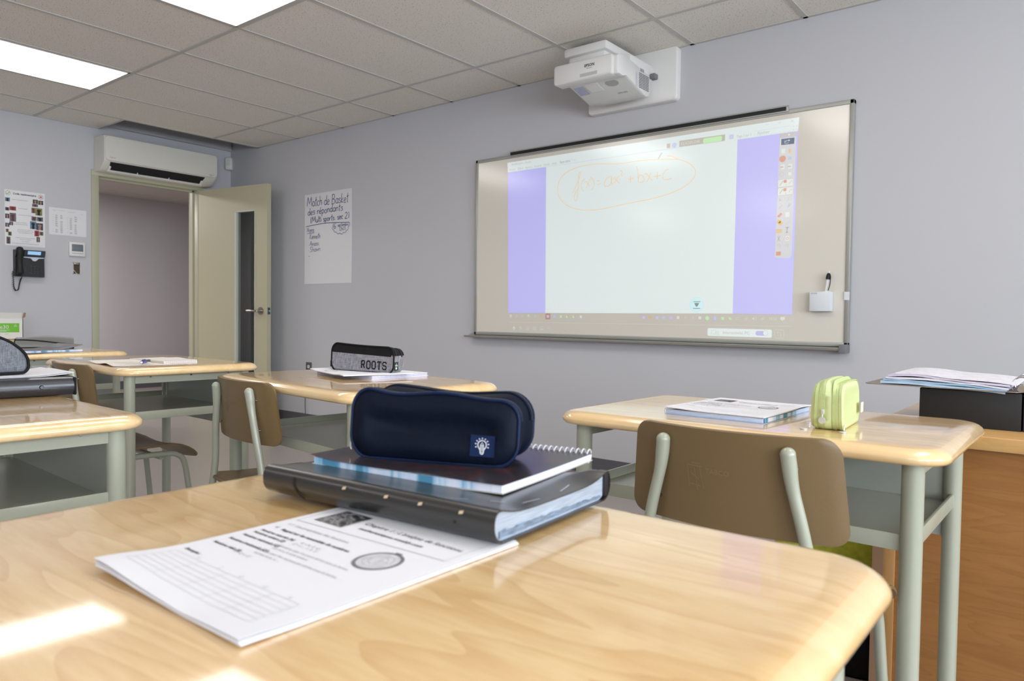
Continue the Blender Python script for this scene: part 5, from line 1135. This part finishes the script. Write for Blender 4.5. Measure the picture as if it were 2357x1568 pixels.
# paper carton against the door wall, on a low table
tb = thing('side_table', 'small beige table against the door wall under the paper carton', 'table', (.33, -2.15, 0))
bm = NB(); box(bm, -.3, .25, -.36, .3, .722, .75, .004); obj('table_top', bm, M['tdtop'], tb)
for a in (-.26, .21):
    for b in (-.32, .26): bm = NB(); box(bm, a-.015, a+.015, b-.015, b+.015, 0, .722); obj('leg', bm, M['metal'], tb)
ct = thing('paper_carton', 'white cardboard paper carton with green label by the door wall', 'box', (.28, -2.1, .75))
bm = NB(); wd, hd, hz_ = .14, .215, .152
for a in ((wd-.004, wd, -hd, hd), (-wd, -wd+.004, -hd, hd), (-wd, wd, -hd, -hd+.004), (-wd, wd, hd-.004, hd)): box(bm, a[0], a[1], a[2], a[3], 0, hz_)
box(bm, -wd, wd, -hd, hd, 0, .004); obj('carton_body', bm, M['carton'], ct)
bm = NB(); prism(bm, [(wd-.004, hz_), (wd, hz_), (wd+.012, hz_+.042), (wd+.008, hz_+.043)], lambda u, v, w: Vector((u, w, v)), -hd, hd-.01); obj('front_flap', bm, M['carton'], ct)
bm = NB(); bm.faces.new([bm.verts.new(p) for p in ((wd+.001, hd-.006, hz_+.002), (wd+.009, hd+.012, hz_+.012), (wd+.010, hd+.016, hz_+.043), (wd+.008, hd+.002, hz_+.043))]); obj('torn_flap', bm, M['kraft'], ct)
bm = NB(); fC = lambda u, v: Vector((wd+.0006, u, v)); rect2(bm, -hd+.03, .052, hd-.024, .118, fC); lb = obj('green_label', bm, M['green'], ct)
bm = NB(); fC2 = lambda u, v: Vector((wd+.0012, u, v)); text(bm, 'choice30', .125, .078, .038, fC2, align='RIGHT'); ribbon(bm, [(-.1, .069), (.13, .069)], .002, fC2); ribbon(bm, [(-.1, .062), (.11, .062)], .003, fC2)
ribbon(bm, [(.158, .095), (.166, .109), (.174, .095), (.158, .095)], .003, fC2); obj('label_print', bm, M['paper'], lb)
bm = NB(); [ribbon(bm, [(x, .04), (x+.022, .04)], .004, fC) for x in (.0, .055, .1)]; obj('carton_print', bm, mat('pale_green_print', (170, 206, 160), .7), ct)
# ------------------------------------------------------------------ black binder on the left-edge desk
bb = thing('ring_binder', 'black vinyl binder with a round rivet on its spine, left edge desk', 'binder', (4.645, -3.275, Z6), R(-7))
bm = NB(); SPL, SPH = .31, .044
prof = [(-.25, 0), (-.02, 0), (-.006, .003), (.0, .012), (.001, .022), (0, .032), (-.006, .041), (-.02, .044), (-.25, .044), (-.25, .0415), (-.02, .0415), (-.0085, .038), (-.003, .030), (-.002, .022), (-.003, .014), (-.0085, .006), (-.02, .0025), (-.25, .0025)]
prism(bm, prof, lambda u, v, w: Vector((u, w, v)), -SPL/2, SPL/2); obj('binder_cover', bm, M['binderblk'], bb)
bm = NB(); box(bm, -.235, -.02, -SPL/2+.012, SPL/2-.012, .0027, .041); obj('filler_pages', bm, M['paperedge'], bb)
bm = NB(); tube(bm, [(.001, .085, .023), (.004, .085, .023)], [.0048, .0036], 18); obj('rivet', bm, mat('gunmetal', (70, 72, 80), .3, metal=1), bb)
bm = NB(); box(bm, -.03, .0022, SPL/2-.004, SPL/2+.002, .001, .0435, .003); obj('end_band', bm, M['blackf'], bb)
pp = thing('loose_papers', 'white papers between the black binder and the charcoal pencil case', 'papers', (4.53, -3.245, Z6+.0442), R(-4))
for k, (dx_, dy_, rz_) in enumerate(((0, 0, 0), (-.006, -.01, .05))):
    bm = NB(); zz6 = lambda u, v: .0018*(k+1)+(.007 if k == 0 else .009)*max(0, (v-.20)/.079)**2*(1-.3*k)
    sheet(bm, .2, .279, zz6, .0008, -.108, -.1395); o = obj('paper_sheet', bm, M['paper'], pp, ang=60); o.location = (dx_, dy_, 0); o.rotation_euler.z = rz_

# ------------------------------------------------------------------ teacher's desk and what is on it
TD = thing('teacher_desk', 'honey wood teacher desk at the right edge of the photo', 'desk', (6.13, -1.93, 0))
bm = NB(); box(bm, 0, 1.55, 0, .78, .68, .711, .002); obj('desktop', bm, M['tdtop'], TD)
bm = NB(); box(bm, .022, .047, .01, .74, 0, .68); obj('side_panel', bm, M['tdshade'], TD)
bm = NB(); box(bm, 1.5, 1.525, .01, .74, 0, .68); obj('side_panel', bm, M['tdshade'], TD)
bm = NB(); box(bm, .047, .070, .014, .034, 0, .68, .001); obj('edge_trim', bm, M['tdlit'], TD)
bm = NB(); box(bm, .070, 1.5, .020, .038, 0, .68); obj('front_panel', bm, M['tdesk'], TD)
bx = thing('archive_box', 'plain black box file on the teacher desk', 'box', (6.325, -1.79, .711))
bm = NB(); box(bm, -.104, .104, 0, .29, 0, .088, .0015); obj('box_body', bm, M['blackmatte'], bx)
bm = NB(); box(bm, .105, .30, .004, .29, 0, .086, .002); o = obj('box_file_neighbour', bm, mat('navy_weave', (44, 48, 62), .6, bump=(500, .5)))
o.name = 'magazine_file'; o.location = (6.327, -1.79, .711); tag(o, 'dark blue textured file box cut off by the right edge of the photo', 'box')
ob = thing('open_binder', 'open ring binder full of loose papers lying on the black box', 'binder', (6.43, -1.805, .8000))
bm = NB(); panel(bm, .335, .285, .012, .003, lambda u, v: Vector((u-.1675, v+.145, .002)), 8, 6); obj('binder_cover', bm, mat('taupe_binder_board', (128, 118, 108), .4), ob)
bm = NB(); panel(bm, .2, .285, .012, .003, lambda u, v: Vector((u+.1, v+.145, .002)), 6, 6); obj('binder_spine', bm, mat('grey_binder_lining', (190, 190, 196), .35), ob)
cols_ = [('blue_sleeves', (176, 200, 222)), ('blue_sleeves_b', (150, 184, 212)), ('white_sheets', (222, 220, 232)), ('lilac_sheets', (204, 200, 222)), ('white_sheets_b', (228, 226, 234))]
zc_ = .0045
for k, (nm, c_) in enumerate(cols_):
    bm = NB(); hgt = (.006, .005, .005, .005, .004)[k]; zb_ = zc_
    def zf(u, v, zb_=zb_, hgt=hgt, k=k): return zb_+hgt+.0012*math.sin(u*30+k*2)+(-.012*(u/.28)**3 if u > .1 else 0)+.0015*k*math.exp(-((u-.05)/.06)**2)
    sheet(bm, .265-.003*k, .255, zf, hgt, -.298+.006*k+.01*(k == 4), .012); obj('paper_layer', bm, mat(nm, c_, .5, vary=(50, .12, (1, 1, 12)), coat=.2), ob, ang=50); zc_ += hgt
bm = NB(); box(bm, -.012, .008, .02, .27, .003, .009, .002); cyl(bm, (-.002, .016, .010), (-.002, .03, .010), .0085, 14); obj('ring_plate', bm, M['chrome'], ob)
for y in (.055, .145, .235):
    bm = NB(); tube(bm, [(-.004+.021*math.cos(a), y, .013+.022*math.sin(a)) for a in [2*PI*q/20 for q in range(20)]], .0016, 8, closed=True); obj('binder_ring', bm, M['chrome'], ob)
bm = NB(); sheet(bm, .03, .02, lambda u, v: .0345, .0005, -.22, .20); obj('paper_tab', bm, M['paper'], ob)
# yellow backpack with black base between desk and wall
bp = thing('backpack', 'yellow-green backpack with a black base beside the teacher desk', 'bag', (5.99, -1.66, 0), R(8))
bm = NB(); secs = [(.12, 1, 1), (.2, 1.02, 1.06), (.3, 1.0, 1.05), (.38, .95, .95), (.43, .82, .8), (.455, .55, .5)]
ringfaces(bm, [[Vector((u*k, v*k2, z+.006*math.sin(u*40+z*30))) for u, v in rrect(.30, .17, .06, 6)] for z, k, k2 in secs]); obj('bag_body', bm, M['yellow'], bp, ang=60)
bm = NB(); ringfaces(bm, [[Vector((u*k, v*k, z)) for u, v in rrect(.305, .178, .06, 6)] for z, k in ((0, .93), (.012, 1), (.12, 1.01), (.235, 1.03), (.24, .99))]); obj('bag_base', bm, M['blackf'], bp, ang=60)
bm = NB(); ringfaces(bm, [[Vector((u*k, -.085+v, .27+w_*k)) for u, w_ in rrect(.2, .11, .03, 5)] for v, k in ((.0, 1), (-.02, .98), (-.03, .85))]); obj('bag_pocket', bm, M['yellow'], bp, ang=60)
bm = NB(); tube(bm, smoothpath([(-.03, 0, .45), (-.02, 0, .475), (.02, 0, .475), (.03, 0, .45)], 5), .006, 8); obj('carry_loop', bm, M['blackf'], bp)

# ------------------------------------------------------------------ lights
def area(name, loc, rot, sx, sy, power, col):
    l = bpy.data.lights.new(name, 'AREA'); l.shape = 'RECTANGLE'; l.size = sx; l.size_y = sy; l.energy = power; l.color = col
    o = bpy.data.objects.new(name, l); C.objects.link(o); o.location = loc; o.rotation_euler = rot; return o
for i, (a, b) in enumerate(WN):
    area('window_daylight', (XR+.16, (a+b)/2, (WZ0+WZ1)/2), (0, R(114), 0), WZ1-WZ0, b-a, 112, (.84, .91, 1.0))
area('hall_lamp', (-1.6, -1.6, 2.38), (0, 0, 0), .6, 1.2, 62, (1, .95, .92))
# projector throw spill onto its own underside comes from the board; world seen through windows
w = bpy.data.worlds.new('World'); bpy.context.scene.world = w; w.use_nodes = True
w.node_tree.nodes['Background'].inputs[0].default_value = (.75, .86, 1.0, 1); w.node_tree.nodes['Background'].inputs[1].default_value = 1.6

# ------------------------------------------------------------------ camera
a, b, c = .67510, -.03200, .01310
fwd = Vector((-math.sin(a)*math.cos(b), math.cos(a)*math.cos(b), math.sin(b))); rt = Vector((math.cos(a), math.sin(a), 0)); up = rt.cross(fwd)
r2_ = rt*math.cos(c)+up*math.sin(c); u2_ = -rt*math.sin(c)+up*math.cos(c)
cam = bpy.data.cameras.new('Camera'); co = bpy.data.objects.new('Camera', cam); C.objects.link(co)
mw = Matrix(((r2_.x, u2_.x, -fwd.x, 6.5617), (r2_.y, u2_.y, -fwd.y, -3.8311), (r2_.z, u2_.z, -fwd.z, .96), (0, 0, 0, 1)))
co.matrix_world = mw
cam.sensor_width = 36; cam.lens = 1685.88/2357*36; cam.clip_start = .02; cam.clip_end = 60
cam.dof.use_dof = True; cam.dof.focus_distance = 2.1; cam.dof.aperture_fstop = 8
bpy.context.scene.camera = co
vs = bpy.context.scene.view_settings
vs.view_transform = 'Standard'; vs.look = 'None'; vs.gamma = 1; vs.use_curve_mapping = False; vs.exposure = .04
